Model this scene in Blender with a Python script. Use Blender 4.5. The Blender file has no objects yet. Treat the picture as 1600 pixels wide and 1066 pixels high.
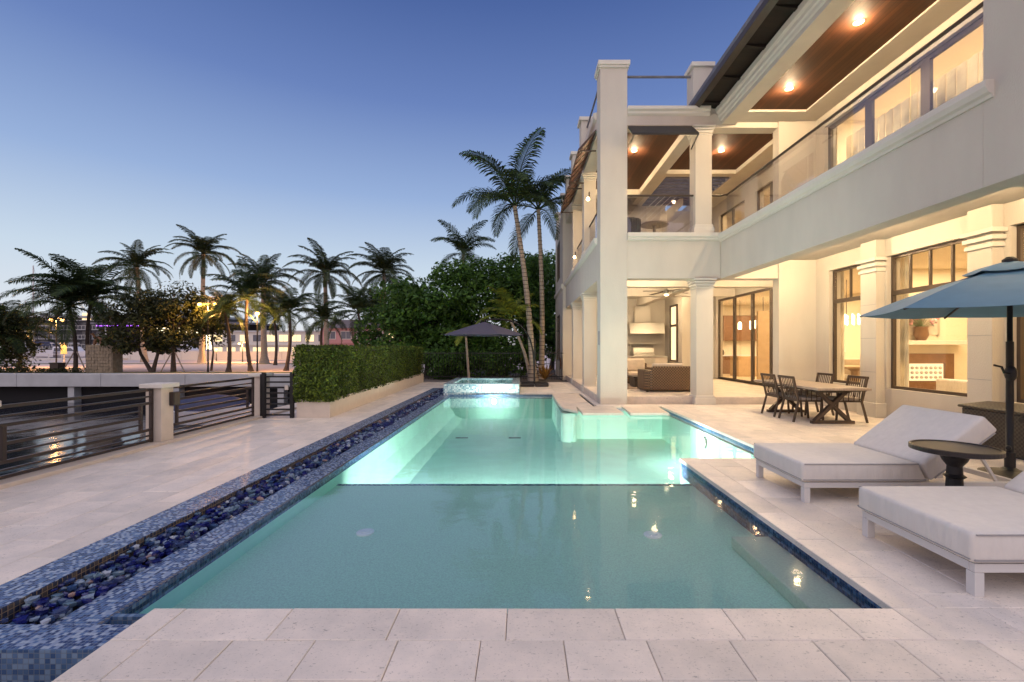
import bpy, math, random
from mathutils import Vector, Matrix
R = math.radians
rnd = random.Random(7)
sc = bpy.context.scene
COL = sc.collection
# ------------------------------------------------------------------ camera, sky, exposure
F = 720.0; CX = 816.0; CY = 543.0; H = 1.55
cd = bpy.data.cameras.new('camera'); cam = bpy.data.objects.new('camera', cd); COL.objects.link(cam)
cam.location = (0, 0, H); cam.rotation_euler = (R(90), 0, 0)
cd.sensor_width = 36; cd.lens = 36 * F / 1600; cd.shift_x = -0.010; cd.shift_y = 0.00625
cd.clip_start = 0.05; cd.clip_end = 4000
sc.camera = cam
w = bpy.data.worlds.new('World'); sc.world = w; w.use_nodes = True
nt = w.node_tree; nt.nodes.clear()
def N(t, typ, **kw):
    n = t.nodes.new(typ)
    for k, v in kw.items():
        if k.startswith('i_'): n.inputs[k[2:]].default_value = v
        else: setattr(n, k, v)
    return n
def ramp(n, stops, interp='LINEAR'):
    cr = n.color_ramp; cr.interpolation = interp
    while len(cr.elements) > 1: cr.elements.remove(cr.elements[-1])
    for i, (p, c) in enumerate(stops):
        e = cr.elements[0] if i == 0 else cr.elements.new(p)
        e.position = p; e.color = (c[0], c[1], c[2], 1)
tc = N(nt, 'ShaderNodeTexCoord'); sx = N(nt, 'ShaderNodeSeparateXYZ'); nt.links.new(tc.outputs['Generated'], sx.inputs[0])
rz = N(nt, 'ShaderNodeValToRGB'); nt.links.new(sx.outputs['Z'], rz.inputs[0])
ramp(rz, [(0.0, (.68, .66, .66)), (.05, (.64, .68, .73)), (.16, (.50, .60, .71)), (.30, (.27, .38, .61)), (.46, (.125, .20, .44)), (.60, (.063, .115, .31)), (1.0, (.04, .08, .23))])
# the sky is paler towards where the sun has just set (behind and to the left)
az = N(nt, 'ShaderNodeVectorMath', operation='DOT_PRODUCT'); nt.links.new(tc.outputs['Generated'], az.inputs[0]); az.inputs[1].default_value = (-.30, -.95, 0)
mr = N(nt, 'ShaderNodeMapRange'); nt.links.new(az.outputs['Value'], mr.inputs[0])
mr.inputs[1].default_value = -.25; mr.inputs[2].default_value = 1; mr.inputs[3].default_value = 0; mr.inputs[4].default_value = 1; mr.interpolation_type = 'SMOOTHSTEP'
gl = N(nt, 'ShaderNodeValToRGB'); nt.links.new(sx.outputs['Z'], gl.inputs[0])
ramp(gl, [(0, (1.0, .78, .74)), (.35, (.62, .52, .62)), (1, (.08, .11, .25))])
mxw = N(nt, 'ShaderNodeMixRGB'); nt.links.new(mr.outputs[0], mxw.inputs[0]); nt.links.new(rz.outputs[0], mxw.inputs[1]); nt.links.new(gl.outputs[0], mxw.inputs[2])
bg = N(nt, 'ShaderNodeBackground'); nt.links.new(mxw.outputs[0], bg.inputs[0]); bg.inputs[1].default_value = 1.0
wo = N(nt, 'ShaderNodeOutputWorld'); nt.links.new(bg.outputs[0], wo.inputs[0])
sd = bpy.data.lights.new('twilight_sun', 'SUN'); sun = bpy.data.objects.new('twilight_sun', sd); COL.objects.link(sun)
sd.energy = 1.0; sd.angle = R(75); sd.color = (1.0, .91, .84)
sun.rotation_euler = Vector((-.12, -.42, .90)).to_track_quat('Z', 'Y').to_euler()
sc.view_settings.view_transform = 'Standard'; sc.view_settings.look = 'None'; sc.view_settings.exposure = 0.22; sc.view_settings.gamma = 1.0
sc.view_settings.use_curve_mapping = False
cy = sc.cycles
cy.use_denoising = True
try: cy.denoiser = 'OPENIMAGEDENOISE'
except Exception: pass
cy.max_bounces = 8; cy.volume_bounces = 2; cy.diffuse_bounces = 4; cy.glossy_bounces = 4; cy.transparent_max_bounces = 16; cy.transmission_bounces = 4
cy.sample_clamp_indirect = 4.0; cy.sample_clamp_direct = 30.0; cy.caustics_reflective = False; cy.caustics_refractive = False
cy.use_adaptive_sampling = True; cy.adaptive_threshold = 0.015
# ------------------------------------------------------------------ helpers
def at(px, py, Y): return ((px - CX) * Y / F, Y, H - (py - CY) * Y / F)
def tag(o, label=None, cat=None, group=None, kind=None):
    if label: o['label'] = label
    if cat: o['category'] = cat
    if group: o['group'] = group
    if kind: o['kind'] = kind
    return o
def thing(name, label, cat, loc=(0, 0, 0), rz=0, group=None):
    o = bpy.data.objects.new(name, None); COL.objects.link(o)
    o.location = loc; o.rotation_euler = (0, 0, rz); o.empty_display_size = .2
    return tag(o, label, cat, group)
class MB:
    def __init__(s): s.v = []; s.f = []
    def add(s, vs, fs):
        n = len(s.v); s.v += [tuple(v) for v in vs]; s.f += [tuple(i + n for i in f) for f in fs]; return s
    def box(s, x0, x1, y0, y1, z0, z1):
        if x0 > x1: x0, x1 = x1, x0
        if y0 > y1: y0, y1 = y1, y0
        if z0 > z1: z0, z1 = z1, z0
        return s.add([(x0,y0,z0),(x1,y0,z0),(x1,y1,z0),(x0,y1,z0),(x0,y0,z1),(x1,y0,z1),(x1,y1,z1),(x0,y1,z1)],
                     [(0,3,2,1),(4,5,6,7),(0,1,5,4),(1,2,6,5),(2,3,7,6),(3,0,4,7)])
    def prism(s, pts, a, b, axis='y'):
        n = len(pts)
        def m(p, t): return (p[0], t, p[1]) if axis == 'y' else ((t, p[0], p[1]) if axis == 'x' else (p[0], p[1], t))
        vs = [m(p, a) for p in pts] + [m(p, b) for p in pts]
        fs = [tuple(range(n)), tuple(range(2*n-1, n-1, -1))] + [(i, (i+1) % n + 0, (i+1) % n + n, i + n)[::-1] for i in range(n)]
        return s.add(vs, fs)
    def bar(s, p, q, wx, wz=None, up=(0, 0, 1)):
        p = Vector(p); q = Vector(q); d = (q - p); L = d.length
        if L < 1e-6: return s
        d.normalize(); u = Vector(up)
        if abs(d.dot(u)) > .98: u = Vector((1, 0, 0))
        a = d.cross(u).normalized(); b = a.cross(d).normalized(); wz = wz or wx
        vs = []
        for c in (p, q):
            for i, j in ((-1,-1),(1,-1),(1,1),(-1,1)): vs.append(c + a * (i*wx/2) + b * (j*wz/2))
        return s.add(vs, [(0,1,2,3),(7,6,5,4),(0,4,5,1),(1,5,6,2),(2,6,7,3),(3,7,4,0)])
    def tube(s, pts, rad, n=8, cap=True):
        pts = [Vector(p) for p in pts]
        if not hasattr(rad, '__len__'): rad = [rad] * len(pts)
        base = len(s.v); ref = Vector((0, 0, 1))
        for i, p in enumerate(pts):
            d = (pts[min(i+1, len(pts)-1)] - pts[max(i-1, 0)]).normalized()
            r_ = ref if abs(d.dot(ref)) < .95 else Vector((1, 0, 0))
            a = d.cross(r_).normalized(); b = d.cross(a).normalized()
            for k in range(n):
                t = 2 * math.pi * k / n
                s.v.append(tuple(p + (a * math.cos(t) + b * math.sin(t)) * rad[i]))
        for i in range(len(pts) - 1):
            for k in range(n):
                s.f.append((base+i*n+k, base+i*n+(k+1) % n, base+(i+1)*n+(k+1) % n, base+(i+1)*n+k))
        if cap:
            s.f.append(tuple(base + k for k in range(n))); m = base + (len(pts)-1)*n
            s.f.append(tuple(m + k for k in reversed(range(n))))
        return s
    def lathe(s, prof, c=(0, 0, 0), n=24):
        return s.tube_z(prof, c, n)
    def tube_z(s, prof, c, n):
        base = len(s.v)
        for r, z in prof:
            for k in range(n):
                t = 2*math.pi*k/n; s.v.append((c[0]+r*math.cos(t), c[1]+r*math.sin(t), c[2]+z))
        for i in range(len(prof)-1):
            for k in range(n): s.f.append((base+i*n+k, base+i*n+(k+1) % n, base+(i+1)*n+(k+1) % n, base+(i+1)*n+k))
        s.f.append(tuple(base+k for k in reversed(range(n)))); m = base+(len(prof)-1)*n; s.f.append(tuple(m+k for k in range(n)))
        return s
    def blob(s, c, r, n=8, m=6, jit=0.0, rg=rnd):
        if not hasattr(r, '__len__'): r = (r, r, r)
        base = len(s.v)
        for i in range(m+1):
            ph = math.pi * i / m
            for k in range(n):
                t = 2*math.pi*k/n; j = 1 + rg.uniform(-jit, jit)
                s.v.append((c[0]+r[0]*math.sin(ph)*math.cos(t)*j, c[1]+r[1]*math.sin(ph)*math.sin(t)*j, c[2]+r[2]*math.cos(ph)*j))
        for i in range(m):
            for k in range(n): s.f.append((base+i*n+k, base+(i+1)*n+k, base+(i+1)*n+(k+1) % n, base+i*n+(k+1) % n))
        return s
    def mesh(s, name, mat, smooth=False):
        me = bpy.data.meshes.new(name); me.from_pydata(s.v, [], s.f); me.update()
        if mat: me.materials.append(mat)
        if smooth:
            for p in me.polygons: p.use_smooth = True
        return me
    def build(s, name, mat, parent=None, smooth=False, bevel=0, label=None):
        me = s.mesh(name, mat, smooth)
        return link(name, me, parent, bevel, label)
def link(name, me, parent=None, bevel=0, label=None, loc=None):
    o = bpy.data.objects.new(name, me); COL.objects.link(o)
    if loc is not None: o.location = loc
    if parent is not None:
        o.parent = parent
        if parent.type == 'EMPTY' and loc is None: o.matrix_parent_inverse = Matrix.Translation(-Vector(parent.location))
        if parent.type == 'EMPTY' and loc is not None and loc != 'local': o.matrix_parent_inverse = Matrix.Translation(-Vector(parent.location))
    if bevel:
        b = o.modifiers.new('bevel', 'BEVEL'); b.width = bevel; b.segments = 2; b.limit_method = 'ANGLE'; b.angle_limit = R(35)
    if label: o['label'] = label
    return o
def copy_tree(o, parent=None):
    c = o.copy(); COL.objects.link(c)
    if parent is not None: c.parent = parent
    for ch in [x for x in list(COL.objects) if x.parent == o]: copy_tree(ch, c)
    return c
def struct(name, mb, mat, bevel=0, smooth=False):
    o = mb.build(name, mat, None, smooth, bevel); o['kind'] = 'structure'; return o
# ------------------------------------------------------------------ materials
def newmat(name):
    m = bpy.data.materials.new(name); m.use_nodes = True; t = m.node_tree; t.nodes.clear()
    o = N(t, 'ShaderNodeOutputMaterial'); return m, t, o
def pbr(name, col, rough=.6, metal=0, var=.12, scale=6, bump=0, bscale=60, detail=4, spec=.5, coat=0, island=0, objvar=0, stretch=(1, 1, 1)):
    m, t, o = newmat(name)
    p = N(t, 'ShaderNodeBsdfPrincipled'); p.inputs['Roughness'].default_value = rough; p.inputs['Metallic'].default_value = metal
    p.inputs['Specular IOR Level'].default_value = spec; p.inputs['Coat Weight'].default_value = coat
    g = N(t, 'ShaderNodeTexCoord'); mp = N(t, 'ShaderNodeMapping'); t.links.new(g.outputs['Object'], mp.inputs[0]); mp.inputs['Scale'].default_value = stretch
    nz = N(t, 'ShaderNodeTexNoise', i_Scale=scale, i_Detail=detail); t.links.new(mp.outputs[0], nz.inputs['Vector'])
    r_ = N(t, 'ShaderNodeMapRange'); t.links.new(nz.outputs['Fac'], r_.inputs[0]); r_.inputs[1].default_value = .25; r_.inputs[2].default_value = .75
    r_.inputs[3].default_value = 1 - var; r_.inputs[4].default_value = 1 + var
    val = r_.outputs[0]
    for amt, src in ((island, 'island'), (objvar, 'obj')):
        if amt:
            if src == 'island': q = N(t, 'ShaderNodeNewGeometry').outputs['Random Per Island']
            else: q = N(t, 'ShaderNodeObjectInfo').outputs['Random']
            a = N(t, 'ShaderNodeMapRange'); t.links.new(q, a.inputs[0]); a.inputs[3].default_value = 1-amt; a.inputs[4].default_value = 1+amt
            mu = N(t, 'ShaderNodeMath', operation='MULTIPLY'); t.links.new(val, mu.inputs[0]); t.links.new(a.outputs[0], mu.inputs[1]); val = mu.outputs[0]
    vm = N(t, 'ShaderNodeVectorMath', operation='SCALE'); vm.inputs[0].default_value = col; t.links.new(val, vm.inputs['Scale'])
    t.links.new(vm.outputs[0], p.inputs['Base Color'])
    if bump:
        b = N(t, 'ShaderNodeTexNoise', i_Scale=bscale, i_Detail=5); t.links.new(mp.outputs[0], b.inputs['Vector'])
        bp = N(t, 'ShaderNodeBump', i_Strength=bump, i_Distance=.04 if name == 'white_fabric' else .01); t.links.new(b.outputs['Fac'], bp.inputs['Height']); t.links.new(bp.outputs[0], p.inputs['Normal'])
    t.links.new(p.outputs[0], o.inputs[0]); m['p'] = 1
    return m
def emis(name, col, st):
    m, t, o = newmat(name); e = N(t, 'ShaderNodeEmission'); e.inputs[0].default_value = (*col, 1); e.inputs[1].default_value = st
    t.links.new(e.outputs[0], o.inputs[0]); return m
def glassy(name, tint=(1, 1, 1), ior=1.5, rough=.0, bump=None, k=1.0):
    m, t, o = newmat(name)
    tr = N(t, 'ShaderNodeBsdfTransparent'); tr.inputs[0].default_value = (*tint, 1)
    g = N(t, 'ShaderNodeBsdfGlossy'); g.inputs['Roughness'].default_value = rough
    fr = N(t, 'ShaderNodeLayerWeight', i_Blend=.5); f0 = ((ior-1)/(ior+1))**2
    pw = N(t, 'ShaderNodeMath', operation='POWER'); t.links.new(fr.outputs['Facing'], pw.inputs[0]); pw.inputs[1].default_value = 5
    mu = N(t, 'ShaderNodeMapRange'); t.links.new(pw.outputs[0], mu.inputs[0]); mu.inputs[3].default_value = f0*k; mu.inputs[4].default_value = k
    mx = N(t, 'ShaderNodeMixShader'); t.links.new(mu.outputs[0], mx.inputs[0]); t.links.new(tr.outputs[0], mx.inputs[1]); t.links.new(g.outputs[0], mx.inputs[2])
    if bump:
        st, sc1, dist, stretch = bump
        c = N(t, 'ShaderNodeTexCoord'); mp = N(t, 'ShaderNodeMapping'); mp.inputs['Scale'].default_value = stretch; t.links.new(c.outputs['Object'], mp.inputs[0])
        nz = N(t, 'ShaderNodeTexNoise', i_Scale=sc1, i_Detail=3, i_Distortion=.6); t.links.new(mp.outputs[0], nz.inputs['Vector'])
        bp = N(t, 'ShaderNodeBump', i_Strength=st, i_Distance=dist); t.links.new(nz.outputs['Fac'], bp.inputs['Height'])
        t.links.new(bp.outputs[0], g.inputs['Normal']); t.links.new(bp.outputs[0], fr.inputs['Normal'])
    t.links.new(mx.outputs[0], o.inputs[0]); return m
def leafmat(name, col, trans=.25, var=.45, hue=(1.25, 1.1, .6)):
    m, t, o = newmat(name)
    g = N(t, 'ShaderNodeNewGeometry'); rr = N(t, 'ShaderNodeValToRGB'); t.links.new(g.outputs['Random Per Island'], rr.inputs[0])
    lo = tuple(c*(1-var) for c in col); hi = tuple(c*(1+var)*h for c, h in zip(col, hue))
    ramp(rr, [(0, lo), (.6, col), (1, hi)])
    c = N(t, 'ShaderNodeTexCoord'); nz = N(t, 'ShaderNodeTexNoise', i_Scale=1.3, i_Detail=2); t.links.new(c.outputs['Object'], nz.inputs['Vector'])
    mr_ = N(t, 'ShaderNodeMapRange'); t.links.new(nz.outputs['Fac'], mr_.inputs[0]); mr_.inputs[1].default_value = .3; mr_.inputs[2].default_value = .7; mr_.inputs[3].default_value = .6; mr_.inputs[4].default_value = 1.4
    vm = N(t, 'ShaderNodeVectorMath', operation='SCALE'); t.links.new(rr.outputs[0], vm.inputs[0]); t.links.new(mr_.outputs[0], vm.inputs['Scale'])
    p = N(t, 'ShaderNodeBsdfPrincipled'); p.inputs['Roughness'].default_value = .5; p.inputs['Specular IOR Level'].default_value = .2; t.links.new(vm.outputs[0], p.inputs['Base Color'])
    tl = N(t, 'ShaderNodeBsdfTranslucent'); t.links.new(vm.outputs[0], tl.inputs[0])
    mx = N(t, 'ShaderNodeMixShader'); mx.inputs[0].default_value = trans; t.links.new(p.outputs[0], mx.inputs[1]); t.links.new(tl.outputs[0], mx.inputs[2]); t.links.new(mx.outputs[0], o.inputs[0])
    return m
def mosaic(name, cols, grout, size=.026, axes='xy', rough=.22):
    m, t, o = newmat(name)
    c = N(t, 'ShaderNodeTexCoord'); s_ = N(t, 'ShaderNodeSeparateXYZ'); t.links.new(c.outputs['Object'], s_.inputs[0])
    cb = N(t, 'ShaderNodeCombineXYZ'); idx = {'x': 0, 'y': 1, 'z': 2}
    t.links.new(s_.outputs[idx[axes[0]]], cb.inputs[0]); t.links.new(s_.outputs[idx[axes[1]]], cb.inputs[1])
    sc_ = N(t, 'ShaderNodeVectorMath', operation='SCALE'); sc_.inputs['Scale'].default_value = 1/size; t.links.new(cb.outputs[0], sc_.inputs[0])
    fl = N(t, 'ShaderNodeVectorMath', operation='FLOOR'); t.links.new(sc_.outputs[0], fl.inputs[0])
    fr = N(t, 'ShaderNodeVectorMath', operation='FRACTION'); t.links.new(sc_.outputs[0], fr.inputs[0])
    wn = N(t, 'ShaderNodeTexWhiteNoise', noise_dimensions='2D'); t.links.new(fl.outputs[0], wn.inputs['Vector'])
    rr = N(t, 'ShaderNodeValToRGB'); t.links.new(wn.outputs['Value'], rr.inputs[0]); ramp(rr, [(i/len(cols), c_) for i, c_ in enumerate(cols)], 'CONSTANT')
    sf = N(t, 'ShaderNodeSeparateXYZ'); t.links.new(fr.outputs[0], sf.inputs[0])
    def edge(out):
        a = N(t, 'ShaderNodeMath', operation='SUBTRACT'); t.links.new(out, a.inputs[0]); a.inputs[1].default_value = .5
        b = N(t, 'ShaderNodeMath', operation='ABSOLUTE'); t.links.new(a.outputs[0], b.inputs[0]); return b.outputs[0]
    mxx = N(t, 'ShaderNodeMath', operation='MAXIMUM'); t.links.new(edge(sf.outputs[0]), mxx.inputs[0]); t.links.new(edge(sf.outputs[1]), mxx.inputs[1])
    gt = N(t, 'ShaderNodeMath', operation='GREATER_THAN'); t.links.new(mxx.outputs[0], gt.inputs[0]); gt.inputs[1].default_value = .44
    mx = N(t, 'ShaderNodeMixRGB'); t.links.new(gt.outputs[0], mx.inputs[0]); t.links.new(rr.outputs[0], mx.inputs[1]); mx.inputs[2].default_value = (*grout, 1)
    p = N(t, 'ShaderNodeBsdfPrincipled'); t.links.new(mx.outputs[0], p.inputs['Base Color'])
    mr_ = N(t, 'ShaderNodeMapRange'); t.links.new(gt.outputs[0], mr_.inputs[0]); mr_.inputs[3].default_value = rough; mr_.inputs[4].default_value = .8; t.links.new(mr_.outputs[0], p.inputs['Roughness'])
    bp = N(t, 'ShaderNodeBump', i_Strength=.6, i_Distance=.002, invert=True); t.links.new(gt.outputs[0], bp.inputs['Height']); t.links.new(bp.outputs[0], p.inputs['Normal'])
    t.links.new(p.outputs[0], o.inputs[0]); return m
def travertine(name, col, objvar=.08):
    m, t, o = newmat(name)
    c = N(t, 'ShaderNodeTexCoord'); oi = N(t, 'ShaderNodeObjectInfo')
    ofs = N(t, 'ShaderNodeVectorMath', operation='ADD'); g = N(t, 'ShaderNodeNewGeometry'); t.links.new(g.outputs['Position'], ofs.inputs[0])
    cc = N(t, 'ShaderNodeVectorMath', operation='SCALE'); t.links.new(oi.outputs['Random'], cc.inputs[0]); cc.inputs['Scale'].default_value = 17.0; t.links.new(cc.outputs[0], ofs.inputs[1])
    n1 = N(t, 'ShaderNodeTexNoise', i_Scale=2.2, i_Detail=8, i_Roughness=.65); t.links.new(ofs.outputs[0], n1.inputs['Vector'])
    mp = N(t, 'ShaderNodeMapping'); mp.inputs['Scale'].default_value = (10, 26, 10); t.links.new(ofs.outputs[0], mp.inputs[0])
    n2 = N(t, 'ShaderNodeTexNoise', i_Scale=2.6, i_Detail=6, i_Roughness=.7); t.links.new(mp.outputs[0], n2.inputs['Vector'])
    r1 = N(t, 'ShaderNodeMapRange'); t.links.new(n1.outputs['Fac'], r1.inputs[0]); r1.inputs[1].default_value = .3; r1.inputs[2].default_value = .7; r1.inputs[3].default_value = .80; r1.inputs[4].default_value = 1.12
    pit = N(t, 'ShaderNodeMapRange'); t.links.new(n2.outputs['Fac'], pit.inputs[0]); pit.inputs[1].default_value = .61; pit.inputs[2].default_value = .68; pit.inputs[3].default_value = 1; pit.inputs[4].default_value = .45
    ov = N(t, 'ShaderNodeMapRange'); t.links.new(oi.outputs['Random'], ov.inputs[0]); ov.inputs[3].default_value = 1-objvar; ov.inputs[4].default_value = 1+objvar
    n3 = N(t, 'ShaderNodeTexNoise', i_Scale=70, i_Detail=3, i_Roughness=.7); t.links.new(ofs.outputs[0], n3.inputs['Vector'])
    sp = N(t, 'ShaderNodeMapRange'); t.links.new(n3.outputs['Fac'], sp.inputs[0]); sp.inputs[1].default_value = .60; sp.inputs[2].default_value = .74; sp.inputs[3].default_value = 1; sp.inputs[4].default_value = .55
    a0 = N(t, 'ShaderNodeMath', operation='MULTIPLY'); t.links.new(r1.outputs[0], a0.inputs[0]); t.links.new(sp.outputs[0], a0.inputs[1])
    a = N(t, 'ShaderNodeMath', operation='MULTIPLY'); t.links.new(a0.outputs[0], a.inputs[0]); t.links.new(pit.outputs[0], a.inputs[1])
    b = N(t, 'ShaderNodeMath', operation='MULTIPLY'); t.links.new(a.outputs[0], b.inputs[0]); t.links.new(ov.outputs[0], b.inputs[1])
    mixc = N(t, 'ShaderNodeMixRGB'); t.links.new(n1.outputs['Fac'], mixc.inputs[0]); mixc.inputs[1].default_value = (*col, 1); mixc.inputs[2].default_value = (col[0]*1.02, col[1]*.93, col[2]*.86, 1)
    vm = N(t, 'ShaderNodeVectorMath', operation='SCALE'); t.links.new(mixc.outputs[0], vm.inputs[0]); t.links.new(b.outputs[0], vm.inputs['Scale'])
    p = N(t, 'ShaderNodeBsdfPrincipled'); t.links.new(vm.outputs[0], p.inputs['Base Color']); p.inputs['Roughness'].default_value = .5; p.inputs['Specular IOR Level'].default_value = .35
    bp = N(t, 'ShaderNodeBump', i_Strength=.35, i_Distance=.004); t.links.new(pit.outputs[0], bp.inputs['Height']); t.links.new(bp.outputs[0], p.inputs['Normal'])
    t.links.new(p.outputs[0], o.inputs[0]); return m
def wicker(name, c1, c2, sc_=38):
    m, t, o = newmat(name)
    c = N(t, 'ShaderNodeTexCoord'); ck = N(t, 'ShaderNodeTexChecker', i_Scale=sc_); t.links.new(c.outputs['Object'], ck.inputs[0])
    nz = N(t, 'ShaderNodeTexNoise', i_Scale=30, i_Detail=3); t.links.new(c.outputs['Object'], nz.inputs['Vector'])
    mx = N(t, 'ShaderNodeMixRGB'); t.links.new(ck.outputs['Fac'], mx.inputs[0]); mx.inputs[1].default_value = (*c1, 1); mx.inputs[2].default_value = (*c2, 1)
    vm = N(t, 'ShaderNodeMixRGB', blend_type='MULTIPLY'); vm.inputs[0].default_value = .6; t.links.new(mx.outputs[0], vm.inputs[1]); t.links.new(nz.outputs['Fac'], vm.inputs[2])
    p = N(t, 'ShaderNodeBsdfPrincipled'); p.inputs['Roughness'].default_value = .5; t.links.new(vm.outputs[0], p.inputs['Base Color'])
    bp = N(t, 'ShaderNodeBump', i_Strength=.8, i_Distance=.006); t.links.new(ck.outputs['Fac'], bp.inputs['Height']); t.links.new(bp.outputs[0], p.inputs['Normal'])
    t.links.new(p.outputs[0], o.inputs[0]); return m
def woodplank(name, col, axis=0, pitch=.10):
    m, t, o = newmat(name)
    c = N(t, 'ShaderNodeTexCoord'); s_ = N(t, 'ShaderNodeSeparateXYZ'); t.links.new(c.outputs['Object'], s_.inputs[0])
    d = N(t, 'ShaderNodeMath', operation='DIVIDE'); t.links.new(s_.outputs[axis], d.inputs[0]); d.inputs[1].default_value = pitch
    fr = N(t, 'ShaderNodeMath', operation='FRACT'); t.links.new(d.outputs[0], fr.inputs[0]); fl = N(t, 'ShaderNodeMath', operation='FLOOR'); t.links.new(d.outputs[0], fl.inputs[0])
    wn = N(t, 'ShaderNodeTexWhiteNoise', noise_dimensions='1D'); t.links.new(fl.outputs[0], wn.inputs['W'])
    mp = N(t, 'ShaderNodeMapping'); mp.inputs['Scale'].default_value = (40, 2, 2) if axis == 0 else (2, 40, 2); t.links.new(c.outputs['Object'], mp.inputs[0])
    nz = N(t, 'ShaderNodeTexNoise', i_Scale=1.5, i_Detail=5); t.links.new(mp.outputs[0], nz.inputs['Vector'])
    a = N(t, 'ShaderNodeMapRange'); t.links.new(wn.outputs['Value'], a.inputs[0]); a.inputs[3].default_value = .75; a.inputs[4].default_value = 1.25
    b = N(t, 'ShaderNodeMapRange'); t.links.new(nz.outputs['Fac'], b.inputs[0]); b.inputs[3].default_value = .6; b.inputs[4].default_value = 1.4
    g = N(t, 'ShaderNodeMath', operation='GREATER_THAN'); t.links.new(fr.outputs[0], g.inputs[0]); g.inputs[1].default_value = .93
    gm = N(t, 'ShaderNodeMapRange'); t.links.new(g.outputs[0], gm.inputs[0]); gm.inputs[3].default_value = 1; gm.inputs[4].default_value = .35
    m1 = N(t, 'ShaderNodeMath', operation='MULTIPLY'); t.links.new(a.outputs[0], m1.inputs[0]); t.links.new(b.outputs[0], m1.inputs[1])
    m2 = N(t, 'ShaderNodeMath', operation='MULTIPLY'); t.links.new(m1.outputs[0], m2.inputs[0]); t.links.new(gm.outputs[0], m2.inputs[1])
    vm = N(t, 'ShaderNodeVectorMath', operation='SCALE'); vm.inputs[0].default_value = col; t.links.new(m2.outputs[0], vm.inputs['Scale'])
    p = N(t, 'ShaderNodeBsdfPrincipled'); p.inputs['Roughness'].default_value = .62; p.inputs['Specular IOR Level'].default_value = .25; t.links.new(vm.outputs[0], p.inputs['Base Color'])
    t.links.new(p.outputs[0], o.inputs[0]); return m
M = {}
M['stucco'] = pbr('stucco', (.60, .55, .475), .85, var=.06, scale=2, bump=.5, bscale=90, stretch=(1, 1, .35))
M['trim'] = pbr('trim_stucco', (.68, .64, .57), .8, var=.03, scale=4, bump=.15, bscale=150)
M['trav'] = travertine('travertine', (.80, .745, .68))
M['trav2'] = travertine('travertine_big', (.70, .63, .56), 0)
M['joint'] = pbr('joint_mortar', (.13, .11, .10), .9)
M['blue'] = mosaic('blue_mosaic', [(.012,.028,.11),(.05,.095,.24),(.26,.32,.46),(.08,.15,.31),(.36,.42,.52),(.02,.045,.15)], (.17,.20,.27), .023)
M['bluez_y'] = mosaic('blue_mosaic_side', [(.02,.05,.16),(.05,.12,.30),(.12,.22,.42),(.04,.08,.2)], (.10,.14,.22), .026, 'yz')
M['bluez_x'] = mosaic('blue_mosaic_front', [(.03,.07,.17),(.07,.13,.25),(.14,.21,.32),(.05,.1,.2)], (.10,.13,.18), .028, 'xz')
M['gold'] = mosaic('gold_grout_mosaic', [(.05,.06,.09),(.10,.09,.09),(.03,.04,.08)], (.30,.22,.14), .033, 'yz')
M['spa_x'] = mosaic('spa_mosaic_front', [(.22,.42,.52),(.55,.68,.72),(.38,.55,.62),(.70,.78,.80),(.15,.30,.42)], (.62,.66,.66), .05, 'xz')
M['spa_y'] = mosaic('spa_mosaic_side', [(.22,.42,.52),(.55,.68,.72),(.38,.55,.62),(.15,.30,.42)], (.62,.66,.66), .05, 'yz')
M['spa_t'] = mosaic('spa_mosaic_top', [(.2,.3,.38),(.35,.45,.52),(.28,.36,.42)], (.4,.45,.48), .05, 'xy')
M['plaster'] = pbr('pool_plaster', (.56, .92, .80), .7, var=.05, scale=2.5, bump=.2, bscale=40)
M['shelf'] = pbr('shelf_plaster', (.58, .88, .66), .7, var=.17, scale=75, detail=8, bump=.2, bscale=90)
M['step'] = pbr('step_plaster', (.62, .74, .58), .7, var=.12, scale=60)
M['drainwhite'] = pbr('white_plastic', (.93, .96, .92), .4, var=.01)
M['water'] = glassy('pool_water', (.97, 1, 1), 1.33, .045, (.05, 2.2, .05, (1, 1.6, 1)))
_t = M['water'].node_tree; _v = _t.nodes.new('ShaderNodeVolumePrincipled'); _v.inputs['Color'].default_value = (.50, .95, .83, 1); _v.inputs['Density'].default_value = .30; _v.inputs['Anisotropy'].default_value = .3
_t.links.new(_v.outputs[0], [n for n in _t.nodes if n.type == 'OUTPUT_MATERIAL'][0].inputs['Volume'])
M['spawater'] = glassy('spa_water', (.85, .98, .97), 1.33, .0, (.12, 5, .05, (1, 1, 1)))
M['glass'] = glassy('window_glass', (.96, .97, .95), 1.5)
M['railglass'] = glassy('railing_glass', (.88, .89, .93), 1.95, .0)
M['bronze'] = pbr('dark_bronze', (.075, .055, .042), .45, .3, var=.1)
M['black'] = pbr('black_metal', (.018, .017, .018), .5, .3, var=.1)
M['fencebrown'] = pbr('brown_fence_metal', (.055, .042, .040), .45, .5, var=.15)
M['eave'] = woodplank('eave_boards', (.012, .008, .007), 1, .16)
M['wood'] = woodplank('ceiling_wood', (.062, .021, .008), 0, .105)
M['awn'] = pbr('awning_metal', (.10, .045, .035), .7, var=.15)
M['fabric'] = pbr('white_fabric', (.72, .68, .63), .85, var=.04, scale=8, bump=.45, bscale=5, stretch=(2.2, 2.2, .5))
M['whitemetal'] = pbr('white_metal', (.66, .64, .62), .45, var=.03)
M['piping'] = pbr('piping', (.34, .33, .33), .8, var=.02)
M['darkwood'] = pbr('dark_stained_wood', (.018, .013, .012), .4, var=.35, scale=14, stretch=(1, 8, 1))
M['tablewood'] = pbr('weathered_wood', (.36, .29, .23), .5, var=.2, scale=6, stretch=(8, 1, 1))
M['chair'] = pbr('chair_metal', (.085, .06, .045), .5, .3)
M['cushion'] = pbr('cushion_fabric', (.40, .35, .30), .85)
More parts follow.
